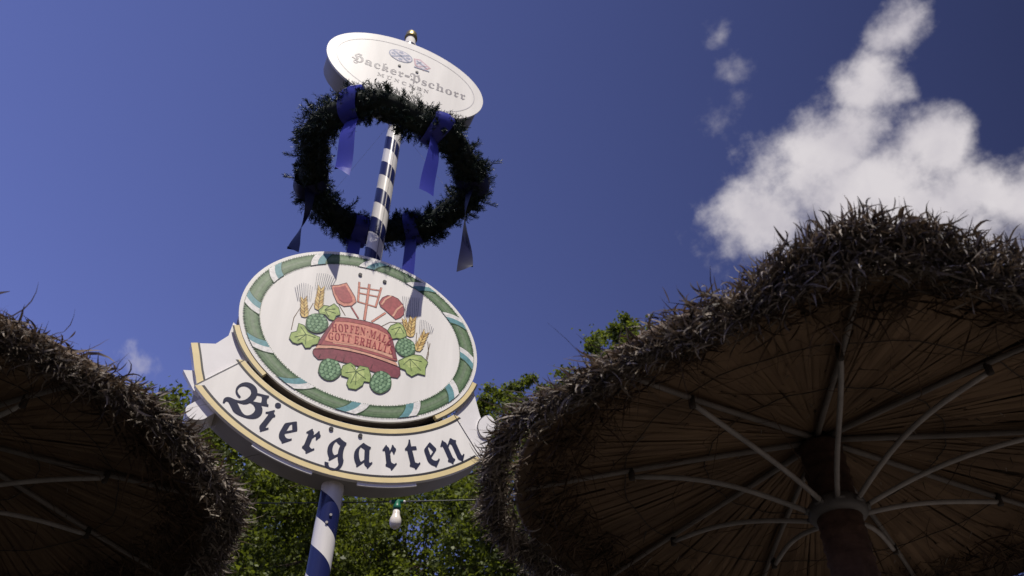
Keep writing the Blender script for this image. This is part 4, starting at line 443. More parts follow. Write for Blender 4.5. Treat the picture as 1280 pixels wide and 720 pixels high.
# painted wreath border
def lay(k): return -.1325 - .0006*k
b = MB()
def ring(mb, a0, c0_, a1, c1_, y, col, n=180):
    A = ell_full(a0, c0_, n); B = ell_full(a1, c1_, n)
    for i in range(n):
        j = (i+1) % n
        mb.add([(A[i][0], y, A[i][1]), (A[j][0], y, A[j][1]), (B[j][0], y, B[j][1]), (B[i][0], y, B[i][1])], [(3, 2, 1, 0)], 0, col)
ring(b, .712, .599, .622, .520, lay(1), PAL['ring_shade'])
ring(b, .704, .591, .632, .529, lay(2), (.11, .19, .085))
ring(b, .692, .579, .642, .539, lay(3), PAL['ring_green'])
ring(b, .675, .565, .655, .550, lay(4), (.185,.25,.15))
for i in range(260):                       # ragged little leaf strokes on both edges of the painted garland
    t = 2*PI*(i+rng.random()*.5)/260
    for (a, c, o) in ((.716, .603, -.02), (.618, .516, .02)):
        p = Vector((a*math.cos(t), c*math.sin(t))); w = .006; dt = Vector((-math.sin(t), math.cos(t)))*w
        q = Vector(((a+o)*math.cos(t+.012), (c+o)*math.sin(t+.012)))
        pts = [p-dt*.4, p+dt*.6, q]
        if (pts[1]-pts[0]).cross(pts[2]-pts[0]) < 0: pts = pts[::-1]
        b.add([(x, lay(5), z) for x, z in pts], [(0, 1, 2)], 0, PAL['ring_shade'] if i % 3 else (.10, .18, .08))
for k in range(12):
    t0 = 121.5-30*k
    for (d0, d1, col, ly) in ((-.1, 4.3, 'white', 7), (-4.9, -.1, 'teal', 7), (-5.7, -4.7, 'ring_shade', 6), (4.2, 4.9, 'ring_shade', 6)):
        A = []; B = []
        for i in range(7):
            s = i/6; a = .712+(.622-.712)*s; c = .599+(.520-.599)*s; sl_ = -3.4+7*s + .8*math.sin(s*PI)
            A.append((a*math.cos(math.radians(t0+d0+sl_)), c*math.sin(math.radians(t0+d0+sl_)))); B.append((a*math.cos(math.radians(t0+d1+sl_)), c*math.sin(math.radians(t0+d1+sl_))))
        for i in range(6):
            b.add([(x, lay(ly), z) for x, z in (A[i], B[i], B[i+1], A[i+1])], [(0, 1, 2, 3)], 0, PAL[col])
b.build('painted_garland_border', PRINT, face, colors=True)
# painted emblem: vat, tools, hops and barley
b = MB()
def stroke(mb, pts, w, y, col):
    pts = [Vector(p) for p in pts]
    Lf = []; Rt = []
    for i, p in enumerate(pts):
        d = (pts[min(i+1, len(pts)-1)]-pts[max(i-1, 0)]); d = d.normalized() if d.length > 1e-9 else Vector((1, 0))
        nn = Vector((-d.y, d.x))*w*.5
        Lf.append(p+nn); Rt.append(p-nn)
    for i in range(len(pts)-1):
        mb.add([(q.x, y, q.y) for q in (Lf[i], Rt[i], Rt[i+1], Lf[i+1])], [(0, 1, 2, 3)], 0, col)
for a in ART:
    if a[0] == 'p':
        f = a[3]; pts = [(f[i]/1000, f[i+1]/1000) for i in range(0, len(f), 2)]
        ar = sum(pts[i][0]*pts[(i+1) % len(pts)][1]-pts[(i+1) % len(pts)][0]*pts[i][1] for i in range(len(pts)))
        if ar < 0: pts = pts[::-1]
        b.add([(x, lay(a[1]), z) for x, z in pts], [tuple(range(len(pts)))], 0, PAL[a[2]])
    else:
        f = a[3]; pts = [(f[i]/1000, f[i+1]/1000) for i in range(0, len(f), 2)]
        stroke(b, pts, a[4]*.00092, lay(a[1]), PAL[a[2]])
b.build('painted_emblem', PRINT, face, colors=True)
# motto on the vat
sp = []
for txt, bl, (h0, h1) in VAT_ROWS:
    toks = []
    for ch in txt:
        if ch == ' ': toks.append((None, .28)); continue
        if ch == '\u00b7': toks.append(('dot', .34)); continue
        if ch == '\u2019': toks.append(('tick', .14)); continue
        toks.append(('s'+ch, gwidth('s'+ch)[1]+.03))
    tot = sum(w for _, w in toks)
    seg = [Vector(p) for p in bl]; ls = [(seg[i+1]-seg[i]).length for i in range(len(seg)-1)]; TL = sum(ls)
    acc = 0
    for key, w in toks:
        s = (acc + w/2)/tot; acc += w
        d = s*TL; i = 0
        while i < len(ls)-1 and d > ls[i]: d -= ls[i]; i += 1
        p = seg[i] + (seg[i+1]-seg[i])*(d/ls[i]); dv = (seg[i+1]-seg[i]); rot = math.atan2(dv.y, dv.x)
        hgt = (h0+(h1-h0)*s)/.69; sx = TL/tot*.9
        if key == 'dot':
            q = hgt*.69*.5; r = .006; sp.append([(p.x-r, p.y+q), (p.x, p.y+q-r), (p.x+r, p.y+q), (p.x, p.y+q+r)])
        elif key == 'tick':
            q = hgt*.69; sp.append([(p.x-.003, p.y+q), (p.x-.001, p.y+q-.02), (p.x+.004, p.y+q)])
        elif key:
            sp += glyph_splines(key, sx, hgt*.84, rot*.8, p.x, p.y, w/2)
VTEXT = mat_paint('vat_red_lettering', PAL['vat_text'], .4, .2, 30)
letters_mesh('motto_lettering', sp, lay(8.5), .0, VTEXT, face)
def screw(u, z, y, par, mat=BLACKLINE, r=.0125):
    b = MB(); b.tube([(u, y+.004, z), (u, y-.007, z)], r, 10); return b.build('screw', mat, par)
screw(-.083, .445, -.1325, sign); screw(.079, .446, -.1325, sign)
# scroll
EO = (1.10, 1.0); EI = (.80, .662)
UL, UR = (-.832, -.622), (.80, .612)
outer = arc_u(*EO, UL[0], UR[0]); inner = arc_u(*EI, UR[1], UL[1])
b = MB(); b.plate([(x*.992, z*.99) for x, z in outer] + [(x*1.005, z*1.01) for x, z in inner], -.098, .07); b.build('scroll_box', WHITE_SHADE, sign)
b = MB(); b.plate(outer+inner, -.122, -.098); scroll = b.build('scroll_face', WHITE, sign)
b = MB()
yy = -.1235
band(b, arc_u(*EO, UL[0], UR[0], 60, -.002), arc_u(*EO, UL[0]+.012, UR[0]-.012, 60, -.031), yy, 0)
band(b, arc_u(*EO, UL[0]+.012, UR[0]-.012, 60, -.031), arc_u(*EO, UL[0]+.016, UR[0]-.016, 60, -.045), yy, 1)
band(b, arc_u(*EI, UL[1], UR[1], 60, .002), arc_u(*EI, UL[1]-.012, UR[1]+.012, 60, .030), yy, 0)
band(b, arc_u(*EI, UL[1]-.012, UR[1]+.012, 60, .030), arc_u(*EI, UL[1]-.016, UR[1]+.016, 60, .043), yy, 1)
def seg2(mb, p, q, w, y, mi):
    p, q = Vector(p), Vector(q); d = (q-p).normalized(); nn = Vector((-d.y, d.x))*w/2
    pts = [p+nn, p-nn, q-nn, q+nn]
    if (pts[1]-pts[0]).cross(pts[2]-pts[0]) < 0: pts = pts[::-1]
    mb.add([(v.x, y, v.y) for v in pts], [(0, 1, 2, 3)], mi)
seg2(b, inner[-1], outer[0], .004, yy-.001, 1); seg2(b, inner[0], outer[-1], .004, yy-.001, 1)
b.build('gold_border', [GOLD, BLACKLINE], scroll)
# lettering along the curved scroll
LET = [('B', -.567, .150+.0, .218/.76, .78), ('i', -.425, 0, 0, 0), ('e', -.305, 0, 0, 0), ('r', -.180, 0, 0, 0), ('g', -.036, 0, 0, 0), ('a', .112, 0, 0, 0), ('r', .260, 0, 0, 0), ('t', .388, 0, 0, 0), ('e', .497, 0, 0, 0), ('n', .617, 0, 0, 0)]
sp = []
for ch, u, *_ in LET:
    bz = 3.509 + .46*u*u - Z0 + .003
    rot = math.atan(.86*u)
    k = 'b'+ch; x0, x1 = gwidth(k); sy = .292; sx = .235
    if ch == 'B': bz += .006; sx = .262; sy = .262; u += .012
    if ch in 'tn': sx = .25
    # centre of the letter body sits over (u, baseline)
    uu = u + math.sin(rot)*.075
    gs = glyph_splines(k, sx, sy, rot, uu, bz, (x0+x1)/2)
    if ch == 'i':
        gs = sorted(gs, key=len)[-1:] if len(gs) > 1 else gs
        dx, dz = uu - math.sin(rot)*.178, bz + math.cos(rot)*.186
        gs.append([(dx+.0165*math.cos(2*PI*q/16), dz+.0165*math.sin(2*PI*q/16)) for q in range(16)])
    sp += gs
letters_mesh('blackletter_lettering', sp, -.1245, .0008, NAVY, scroll)
screw(-.085, -.722, -.1225, sign); screw(.079, -.722, -.1225, sign)
def smooth_outline(p, k=5):
    n = len(p); r = []
    for i in range(n):
        a, b_, c, d = [Vector(p[(i+q-1) % n]) for q in range(4)]
        for j in range(k):
            t = j/k
            v = .5*((2*b_) + (c-a)*t + (2*a-5*b_+4*c-d)*t*t + (3*b_-a-3*c+d)*t**3)
            r.append((v.x, v.y))
    return r
# folded ribbon ends of the scroll
FO = mat_paint('white_fold_enamel', (.78, .755, .735), .35, .06, 5)
fl = [(-.919, -.383), (-.795, -.347), (-.742, -.27), (-.738, -.17), (-.69, -.2), (-.60, -.40), (-.622, -.43), (-.82, -.645)]
b = MB(); b.plate(fl, -.108, -.05); fold = b.build('scroll_fold', FO, sign)
b = MB(); A = [(-.919, -.383), (-.889, -.46), (-.857, -.55), (-.818, -.641)]
band(b, A, [(x+.033, z+.012) for x, z in A], -.1095, 0); band(b, [(x+.033, z+.012) for x, z in A], [(x+.043, z+.016) for x, z in A], -.1095, 1); b.build('gold_border', [GOLD, BLACKLINE], fold)
b = MB(); b.plate([(-.912, -.551), (-.86, -.538), (-.80, -.56), (-.79, -.68), (-.83, -.66), (-.868, -.61)], -.085, -.05); b.build('scroll_fold', FO, sign)
b = MB(); b.plate(smooth_outline([(-.838, -.778), (-.822, -.75), (-.765, -.70), (-.69, -.75), (-.72, -.80), (-.75, -.828), (-.80, -.835), (-.83, -.81)]), -.09, .05); b.build('scroll_roll', FO, sign)
fr_ = [(.618, -.425), (.66, -.32), (.733, -.20), (.75, -.27), (.777, -.359), (.81, -.45), (.85, -.60), (.80, -.70)]
b = MB(); b.plate(fr_, -.108, -.05); b.build('scroll_fold', FO, sign)
rl = [(.765, -.48), (.768, -.43), (.79, -.392), (.815, -.372), (.85, -.368), (.878, -.405), (.875, -.46), (.84, -.52), (.79, -.525)]
b = MB(); rl = smooth_outline(rl); b.plate(rl, -.118, -.05); roll = b.build('scroll_roll', FO, sign)
b = MB(); band(b, rl[34:]+rl[:16], [(x+.006, z+.002) for x, z in rl[34:]+rl[:16]], -.1195, 0); b.build('roll_outline', BLACKLINE, roll)
# gold strips hugging the medallion
for u0, u1, nm in ((-.702, -.49, 'gold_strip'), (.49, .715, 'gold_strip')):
    b = MB(); A = arc_u(.738, .625, u0, u1, 24); B = arc_u(.738, .625, u0, u1, 24, .029); Cc = arc_u(.738, .625, u0, u1, 24, .039)
    b.plate(A + B[::-1], -.128, -.10, 0)
    band(b, B, Cc, -.1275, 1); b.build(nm, [GOLD, BLACKLINE], sign)
# white lips under the scroll
for u0, u1 in ((-.464, -.137), (.104, .424)):
    b = MB(); b.plate(arc_u(1.10, 1.0, u0, u1, 20, -.004) + arc_u(1.10, 1.0, u0, u1, 20, .020)[::-1], -.112, -.10); b.build('lip', FO, sign)
# dark back panel behind the slot between medallion and scroll
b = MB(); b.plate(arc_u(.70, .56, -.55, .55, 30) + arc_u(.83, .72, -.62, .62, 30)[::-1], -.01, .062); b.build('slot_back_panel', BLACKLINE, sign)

# ------------------------------------------------------------------ upper oval sign
Z1 = 7.23
tsign = tag(empty('brewery_sign', (PX, PY, Z1), RZ), 'white oval lightbox sign with thin grey lettering and two small shields at the pole top', 'sign')
b = MB(); b.plate(ell_full(.655, .462), -.10, .075); b.build('lightbox', WHITE_SHADE, tsign)
b = MB(); b.plate(ell_full(.678, .483), -.124, -.10); tf = b.build('oval_face', WHITE, tsign)
bv = tf.modifiers.new('bevel', 'BEVEL'); bv.width = .01; bv.segments = 2; bv.limit_method = 'ANGLE'
b = MB()
A = ell_full(.600, .398); B = ell_full(.593, .391); n_ = len(A)
for i in range(n_):
    j = (i+1) % n_
    b.add([(A[i][0], -.1255, A[i][1]), (A[j][0], -.1255, A[j][1]), (B[j][0], -.1255, B[j][1]), (B[i][0], -.1255, B[i][1])], [(3, 2, 1, 0)])
b.build('oval_line', GREYLINE, tf)
sp = []
word = 'Hacker-Pschorr'
key_ = {c: (('b'+c) if c in 'HPkr' else ('l'+c)) for c in word if c != '-'}
wd = [(.30 if c == '-' else (gwidth(key_[c])[1]-gwidth(key_[c])[0]+.10)) for c in word]
sc = 1.0/sum(wd); x = -.49
for c, w in zip(word, wd):
    if c == '-':
        for dz in (0, .018): sp.append([(x+.02, -.035+dz), (x+.062, -.030+dz), (x+.06, -.022+dz), (x+.018, -.027+dz)])
    else:
        x0, x1 = gwidth(key_[c])
        sp += glyph_splines(key_[c], sc, .158*(1.0 if c in 'HP' else .95), 0, x+.02, -.064, x0)
    x += w*sc
letters_mesh('blackletter_lettering', sp, -.1252, .0006, GREYLETTER, tf)
sp = []; x = -.24
for c in 'MUNCHEN':
    x0, x1 = gwidth('s'+c); sp += glyph_splines('s'+c, .062, .062, 0, x, -.155, x0); x += (x1-x0)*.062+.022
    if c == 'U':
        for d in (-.034, -.018): sp.append([(x+d-.022+.012, -.106), (x+d-.016+.012, -.106), (x+d-.016+.012, -.1), (x+d-.022+.012, -.1)])
letters_mesh('town_lettering', sp, -.1252, .0006, GREYLETTER, tf)
# two small shields
b = MB()
def disc_poly(cx, cz, a, c, n=28, rot=0): return [(cx+a*math.cos(2*PI*i/n)*math.cos(rot)-c*math.sin(2*PI*i/n)*math.sin(rot), cz+a*math.cos(2*PI*i/n)*math.sin(rot)+c*math.sin(2*PI*i/n)*math.cos(rot)) for i in range(n)]
def pp(pts, k, col):
    ar = sum(pts[i][0]*pts[(i+1) % len(pts)][1]-pts[(i+1) % len(pts)][0]*pts[i][1] for i in range(len(pts)))
    if ar < 0: pts = pts[::-1]
    b.add([(x, -.1252-.0006*k, z) for x, z in pts], [tuple(range(len(pts)))], 0, PAL[col])
pp(disc_poly(-.08, .235, .105, .082), 1, 'blue_grey'); pp(disc_poly(-.08, .235, .095, .073), 2, 'pale')
for s in (-1, 1):
    stroke(b, [(-.08-.075, .235-.05*s), (-.08+.075, .235+.05*s)], .022, -.1252-.0006*3, PAL['blue_grey'])
for q in ((-.145, .235), (-.015, .235), (-.08, .285), (-.08, .187)): pp(disc_poly(q[0], q[1], .02, .016, 12), 3, 'blue_grey')
pp([(.03, .27), (.09, .29), (.19, .215), (.13, .14), (.05, .175)], 1, 'pink'); pp([(.045, .258), (.09, .272), (.17, .213), (.125, .16), (.06, .188)], 2, 'pale')
for p, q, w in (((.06, .25), (.15, .19), .016), ((.06, .2), (.1, .25), .014), ((.09, .185), (.16, .225), .012), ((.045, .15), (.18, .16), .014)):
    stroke(b, [p, q], w, -.1252-.0006*3, PAL['blue_grey' if w > .013 else 'pink'])
b.build('painted_shields', PRINT, tf, colors=True)
screw(-.077, .085, -.1245, tsign, BLACKLINE, .013); screw(.077, .085, -.1245, tsign, BLACKLINE, .013)

# ------------------------------------------------------------------ fir wreath with ribbons
ZW, RW = 6.07, .60
wreath = tag(empty('fir_wreath', (PX+.005, PY, ZW)), 'dark green fir wreath hung level round the pole, bound with blue ribbons', 'wreath')
FIR = mat_island('fir_needles', [(.004, .010, .008), (.008, .020, .013), (.013, .030, .018), (.026, .044, .03)], .5, .35, .08)
WOODY = mat_paint('fir_stem', (.05, .04, .025), .8, .3, 20)
def wpt(phi, psi, r, R=RW):
    wob = 1 + .05*math.sin(3*phi+1) + .03*math.sin(7*phi)
    return Vector(((R*wob+r*math.cos(psi))*math.cos(phi), (R*wob+r*math.cos(psi))*math.sin(phi), r*math.sin(psi)+.015*math.sin(2*phi)))
V = []; Q = []
cb = MB(); cb.tube([wpt(2*PI*i/64, 0, 0) for i in range(65)], .09, 12)
def needles(base, d, ln, nn, nl):
    a = d.orthogonal().normalized(); c = d.cross(a)
    for k in range(nn):
        s = (k+random.random())/nn
        p = base + d*ln*s
        t = random.uniform(0, 2*PI)
        nd = (d*random.uniform(.5, .9) + (a*math.cos(t)+c*math.sin(t))*random.uniform(.6, .9)).normalized()
        l_ = nl*random.uniform(.75, 1.2)*(1-.35*s)
        wv = nd.cross(Vector((random.uniform(-1, 1), random.uniform(-1, 1), random.uniform(-1, 1)))).normalized()*.0021
        i0 = len(V)
        V.extend([p-wv, p+wv, p+nd*l_+wv*.5, p+nd*l_-wv*.5]); Q.append((i0, i0+1, i0+2, i0+3))
sb = MB()
for i in range(3400):
    phi = random.uniform(0, 2*PI); psi = random.uniform(0, 2*PI)
    clump = 1 + .32*math.sin(5*phi+.7) + .25*math.sin(11*phi+2)
    if random.random() > .55 + .45*clump: continue
    base = wpt(phi, psi, random.uniform(.03, .11))
    nrm = (wpt(phi, psi, .1)-wpt(phi, psi, 0)).normalized()
    tg = Vector((-math.sin(phi), math.cos(phi), 0))
    d = (nrm + tg*random.uniform(-1.1, .5) + Vector((random.uniform(-.4, .4), random.uniform(-.4, .4), random.uniform(-.4, .4)))).normalized()
    ln = random.uniform(.04, .075)*clump
    needles(base, d, ln, 18, .032)
for i in range(150):                       # separate sprigs standing out of the garland
    phi = random.uniform(0, 2*PI); psi = random.uniform(0, 2*PI)
    base = wpt(phi, psi, .085); nrm = (wpt(phi, psi, .1)-wpt(phi, psi, 0)).normalized()
    d = (nrm*.8 + Vector((-math.sin(phi), math.cos(phi), 0))*random.uniform(-1.2, .2) + Vector((random.uniform(-.3, .3), random.uniform(-.3, .3), random.uniform(-.3, .3)))).normalized()
    ln = random.uniform(.07, .12)
    sb.tube([base, base+d*ln], .002, 4)
    needles(base, d, ln, 44, .036)
    for q in range(2): needles(base+d*ln*.3, (d+Vector((random.uniform(-.8, .8), random.uniform(-.8, .8), random.uniform(-.8, .8)))).normalized(), ln*.6, 22, .032)
for phi, psi, ln in ((3.05, 0.2, .13), (3.4, -.2, .12), (-.15, .0, .17), (.35, -.1, .14), (2.35, 3.1, .17), (2.75, .2, .12), (-2.3, .3, .1), (5.6, .2, .1), (1.4, -.2, .1)):
    base = wpt(phi, psi, .09); nrm = (wpt(phi, psi, .1)-wpt(phi, psi, 0)).normalized()
    sb.tube([base, base+nrm*ln], .003, 5)
    needles(base, (nrm+Vector((0, 0, .15))).normalized(), ln, 60, .04)
cb.add(sb.v, sb.f)
array_mesh('fir_foliage', np.array([tuple(v) for v in V]), np.array(Q), FIR, wreath)
core = cb.build('wreath_core', mat_paint('dark_twig_core', (.010, .016, .010), .9, .4, 25), wreath, True)
b = MB(); b.tube([wpt(2*PI*i/72, 2.6, .085+.006*math.sin(i*2.1)) for i in range(73)], .0042, 6, cap=False)
b.build('binding_wire', mat_paint('bright_wire', (.7, .68, .66), .3, .1, 10), wreath)
b = MB()
for k in range(3):
    t = math.radians(30+120*k); b.tube([(RW*math.cos(t), RW*math.sin(t), .02), (.06*math.cos(t)-.03, .06*math.sin(t), .62)], .0007, 5)
b.build('hanging_wire', STEEL, wreath)
RIB, rnt, rp_, ro_ = new_mat('blue_satin_ribbon')
rp_.inputs['Base Color'].default_value = (.050, .058, .36, 1); rp_.inputs['Roughness'].default_value = .33; rp_.inputs['Specular IOR Level'].default_value = .35
rt = rnt.nodes.new('ShaderNodeBsdfTranslucent'); rt.inputs['Color'].default_value = (.10, .12, .62, 1)
rm = rnt.nodes.new('ShaderNodeMixShader'); rm.inputs[0].default_value = .28
L(rnt, rp_.outputs[0], rm.inputs[1]); L(rnt, rt.outputs[0], rm.inputs[2]); L(rnt, rm.outputs[0], ro_.inputs['Surface'])
RIB_SHADE = mat_paint('shaded_satin_ribbon', (.007, .008, .045), .5, .2, 20, .3)  # same blue satin, with the side ribbons' shade put into the colour
def ribbon(azd, zend, rad, twist0, twist1, curl, side=0, point=1, label=None):
    phi = math.radians(azd); er = Vector((math.cos(phi), math.sin(phi), 0)); et = Vector((-math.sin(phi), math.cos(phi), 0))
    W = .056; vs_ = []; fs_ = []
    # turn round the garland
    n = 26
    for i in range(n+1):
        ps = -PI*.5 + 2*PI*i/n
        r = .136 + .008*math.sin(3*ps+azd) 
        for s in (-1, 0, 1):
            c = wpt(phi + s*W*1.1/RW + .03*math.sin(ps), ps, r - .012*abs(s))
            vs_.append(c)
    for i in range(n):
        for s in (0, 1):
            a = i*3+s; fs_.append((a, a+1, a+4, a+3))
    b = MB(); b.add(vs_, fs_)
    # hanging tail
    c0_ = wpt(phi, -PI/2, .12) + er*rad
    Lz = c0_.z - (zend-ZW); m = 22; v2 = []; f2_ = []
    for i in range(m+1):
        s = i/m
        tw = math.radians(twist0 + (twist1-twist0)*s)
        wd_ = et*math.cos(tw) + er*math.sin(tw)
        nrm_ = -et*math.sin(tw) + er*math.cos(tw)
        ctr = c0_ + Vector((0, 0, -Lz*s)) + nrm_*curl*math.sin(s*PI*1.6)*.5 + et*side*s
        for k in (-1, 0, 1):
            zz = 0
            if i == m: zz = {1: (-.05*k), 2: (.05*k), 0: 0}[point]
            v2.append(ctr + wd_*W*k*(.8+.2*min(1, s*3)) + nrm_*(.006*(1-abs(k))) + Vector((0, 0, zz)))
    for i in range(m):
        for s in (0, 1):
            a = i*3+s; f2_.append((a, a+1, a+4, a+3))
    b.add(v2, f2_)
    return b.build('ribbon', RIB_SHADE if label else RIB, wreath, True)
ribbon(-107, 5.42, -.02, 5, -12, .05, 0, 1)
ribbon(-49, 5.37, .0, -20, 5, .03, 0, 0)
ribbon(4, 5.14, -.02, 140, 255, .03, 0.02, 1, 'in_shade')
ribbon(75, 4.80, -.02, 0, 20, .03, 0, 0)
ribbon(118, 4.85, -.02, 10, 0, .03, 0, 0)
ribbon(174, 5.30, -.02, -140, -255, .03, 0.0, 2, 'in_shade')

# ------------------------------------------------------------------ string of bulbs
SL = STRING_PTS
sl_o = tag(empty('string_light', SL['bulb']), 'thin dark cable behind the pole with one white bulb in a green socket', 'string light')
bx = Vector(SL['bulb'])
b = MB(); pts = []
xa, xb = SL['left'], SL['right']
for i in range(41):
    s = i/40; x = xa[0]+(xb[0]-xa[0])*s
    pts.append(Vector((x, SL['y'], 0)))
def cz(x):
    p0, p1, p2 = SL['p']
    # quadratic through three points
    (x0, z0), (x1, z1), (x2, z2) = p0, p1, p2
    return z0*(x-x1)*(x-x2)/((x0-x1)*(x0-x2)) + z1*(x-x0)*(x-x2)/((x1-x0)*(x1-x2)) + z2*(x-x0)*(x-x1)/((x2-x0)*(x2-x1))
for p in pts: p.z = cz(p.x)
b.tube([p-bx for p in pts], .0035, 6); b.build('cable', CABLE, sl_o, True)
zc = cz(bx.x)-bx.z
b = MB(); b.tube([(-.032, 0, zc), (.032, 0, zc)], .011, 10); b.lathe([(0, zc+.012), (.016, zc+.008), (.017, zc-.02), (.0215, zc-.024), (.021, zc-.052), (0, zc-.052)], 20)
so2 = b.build('lamp_socket', GREENCASE, sl_o, True)
b = MB(); z = zc-.05; b.lathe([(0.0, z+.004), (.0185, z), (.0195, z-.022), (.022, z-.034), (.029, z-.05), (.0318, z-.066), (.0305, z-.083), (.024, z-.098), (.012, z-.107), (0, z-.1085)], 28)
b.build('bulb', OPAL, so2, True)
for s in (-1, 1):
    b = MB(); b.lathe([(0, zc+.006), (.008, zc+.004), (.008, zc-.006), (0, zc-.007)], 10, 0, s*.036, 0); b.build('cable_gland', POLEWHITE, so2, True)

# ------------------------------------------------------------------ thatched parasols
BLADE = mat_island('weathered_palm_blades', [(.032, .025, .019), (.072, .056, .043), (.125, .10, .078), (.20, .163, .13), (.32, .277, .235)], .6, .25, .12, (1.0, .8, .6))
REED = mat_island('reed_mat', [(.12, .074, .044), (.165, .105, .062), (.19, .122, .07), (.14, .088, .052), (.215, .14, .083)], .75, .15, 0, None, (3.0, .6, 1.12))
MATBACK = mat_paint('thatch_core', (.115, .076, .046), .9, .5, 9)
RIBMAT = mat_paint('grey_bamboo', (.29, .26, .235), .55, .35, 12)
RIBDARK = mat_paint('dark_bamboo', (.165, .14, .12), .6, .35, 12)
WRAP = mat_paint('coir_wrapped_post', (.075, .042, .028), .9, .5, 22, .2, .6)
HUBM = mat_paint('grey_hub_metal', (.10, .088, .08), .5, .3, 14)
TWINE = mat_paint('dark_twine', (.035, .025, .018), .9, .3, 20)
RIM, Z_RIM, Z_AP = 1.06, 2.40, 2.595
def z_under(r): return Z_AP - (Z_AP-Z_RIM)*r/1.08

def blades(n, r0, r1, zf, elev, az_sd, ln, curl, width, seg=5, sector=None):
    """curved tapering leaf strips; zf(r,rand)->height; returns verts, quads"""
    th = rng.uniform(0, 2*PI, n); r = rng.uniform(r0, r1, n)
    if sector: th = np.radians(rng.normal(sector[0], sector[1], n))
    z = zf(r, rng.random(n))
    el = np.radians(rng.uniform(elev[0], elev[1], n)); az = th + np.radians(rng.normal(0, az_sd, n))
    p = np.stack([r*np.cos(th), r*np.sin(th), z], 1)
    l = rng.uniform(ln[0], ln[1], n); w = width*rng.uniform(.6, 1.35, n)
    daz = np.radians(rng.normal(0, 14, n)); dele = np.radians(rng.uniform(curl[0], curl[1], n))
    roll = rng.uniform(0, PI, n); droll = rng.normal(0, .35, n)
    vs_ = []
    for k in range(seg+1):
        d = np.stack([np.cos(el)*np.cos(az), np.cos(el)*np.sin(az), np.sin(el)], 1)
        a = np.stack([-np.sin(az), np.cos(az), np.zeros(n)], 1); c = np.cross(d, a)
        wv = (a*np.cos(roll)[:, None] + c*np.sin(roll)[:, None])
        taper = [.75, 1.0, .95, .8, .5, .12][k] if seg == 5 else (1-.85*k/seg)
        vs_.append(p - wv*(w*taper)[:, None]); vs_.append(p + wv*(w*taper)[:, None])
        p = p + d*(l/seg)[:, None]
        el = el + dele*(1 + .6*k); az = az + daz; roll = roll + droll
    A = np.stack(vs_, 1)                       # n, 2*(seg+1), 3
    base = (np.arange(n)*2*(seg+1))[:, None]
    q = np.concatenate([base + np.array([2*k, 2*k+1, 2*k+3, 2*k+2]) for k in range(seg)], 0)
    return A.reshape(-1, 3), q
def merge(parts):
    V_ = []; Q_ = []; o = 0
    for v, q in parts: V_.append(v); Q_.append(q+o); o += len(v)
    return np.concatenate(V_), np.concatenate(Q_)

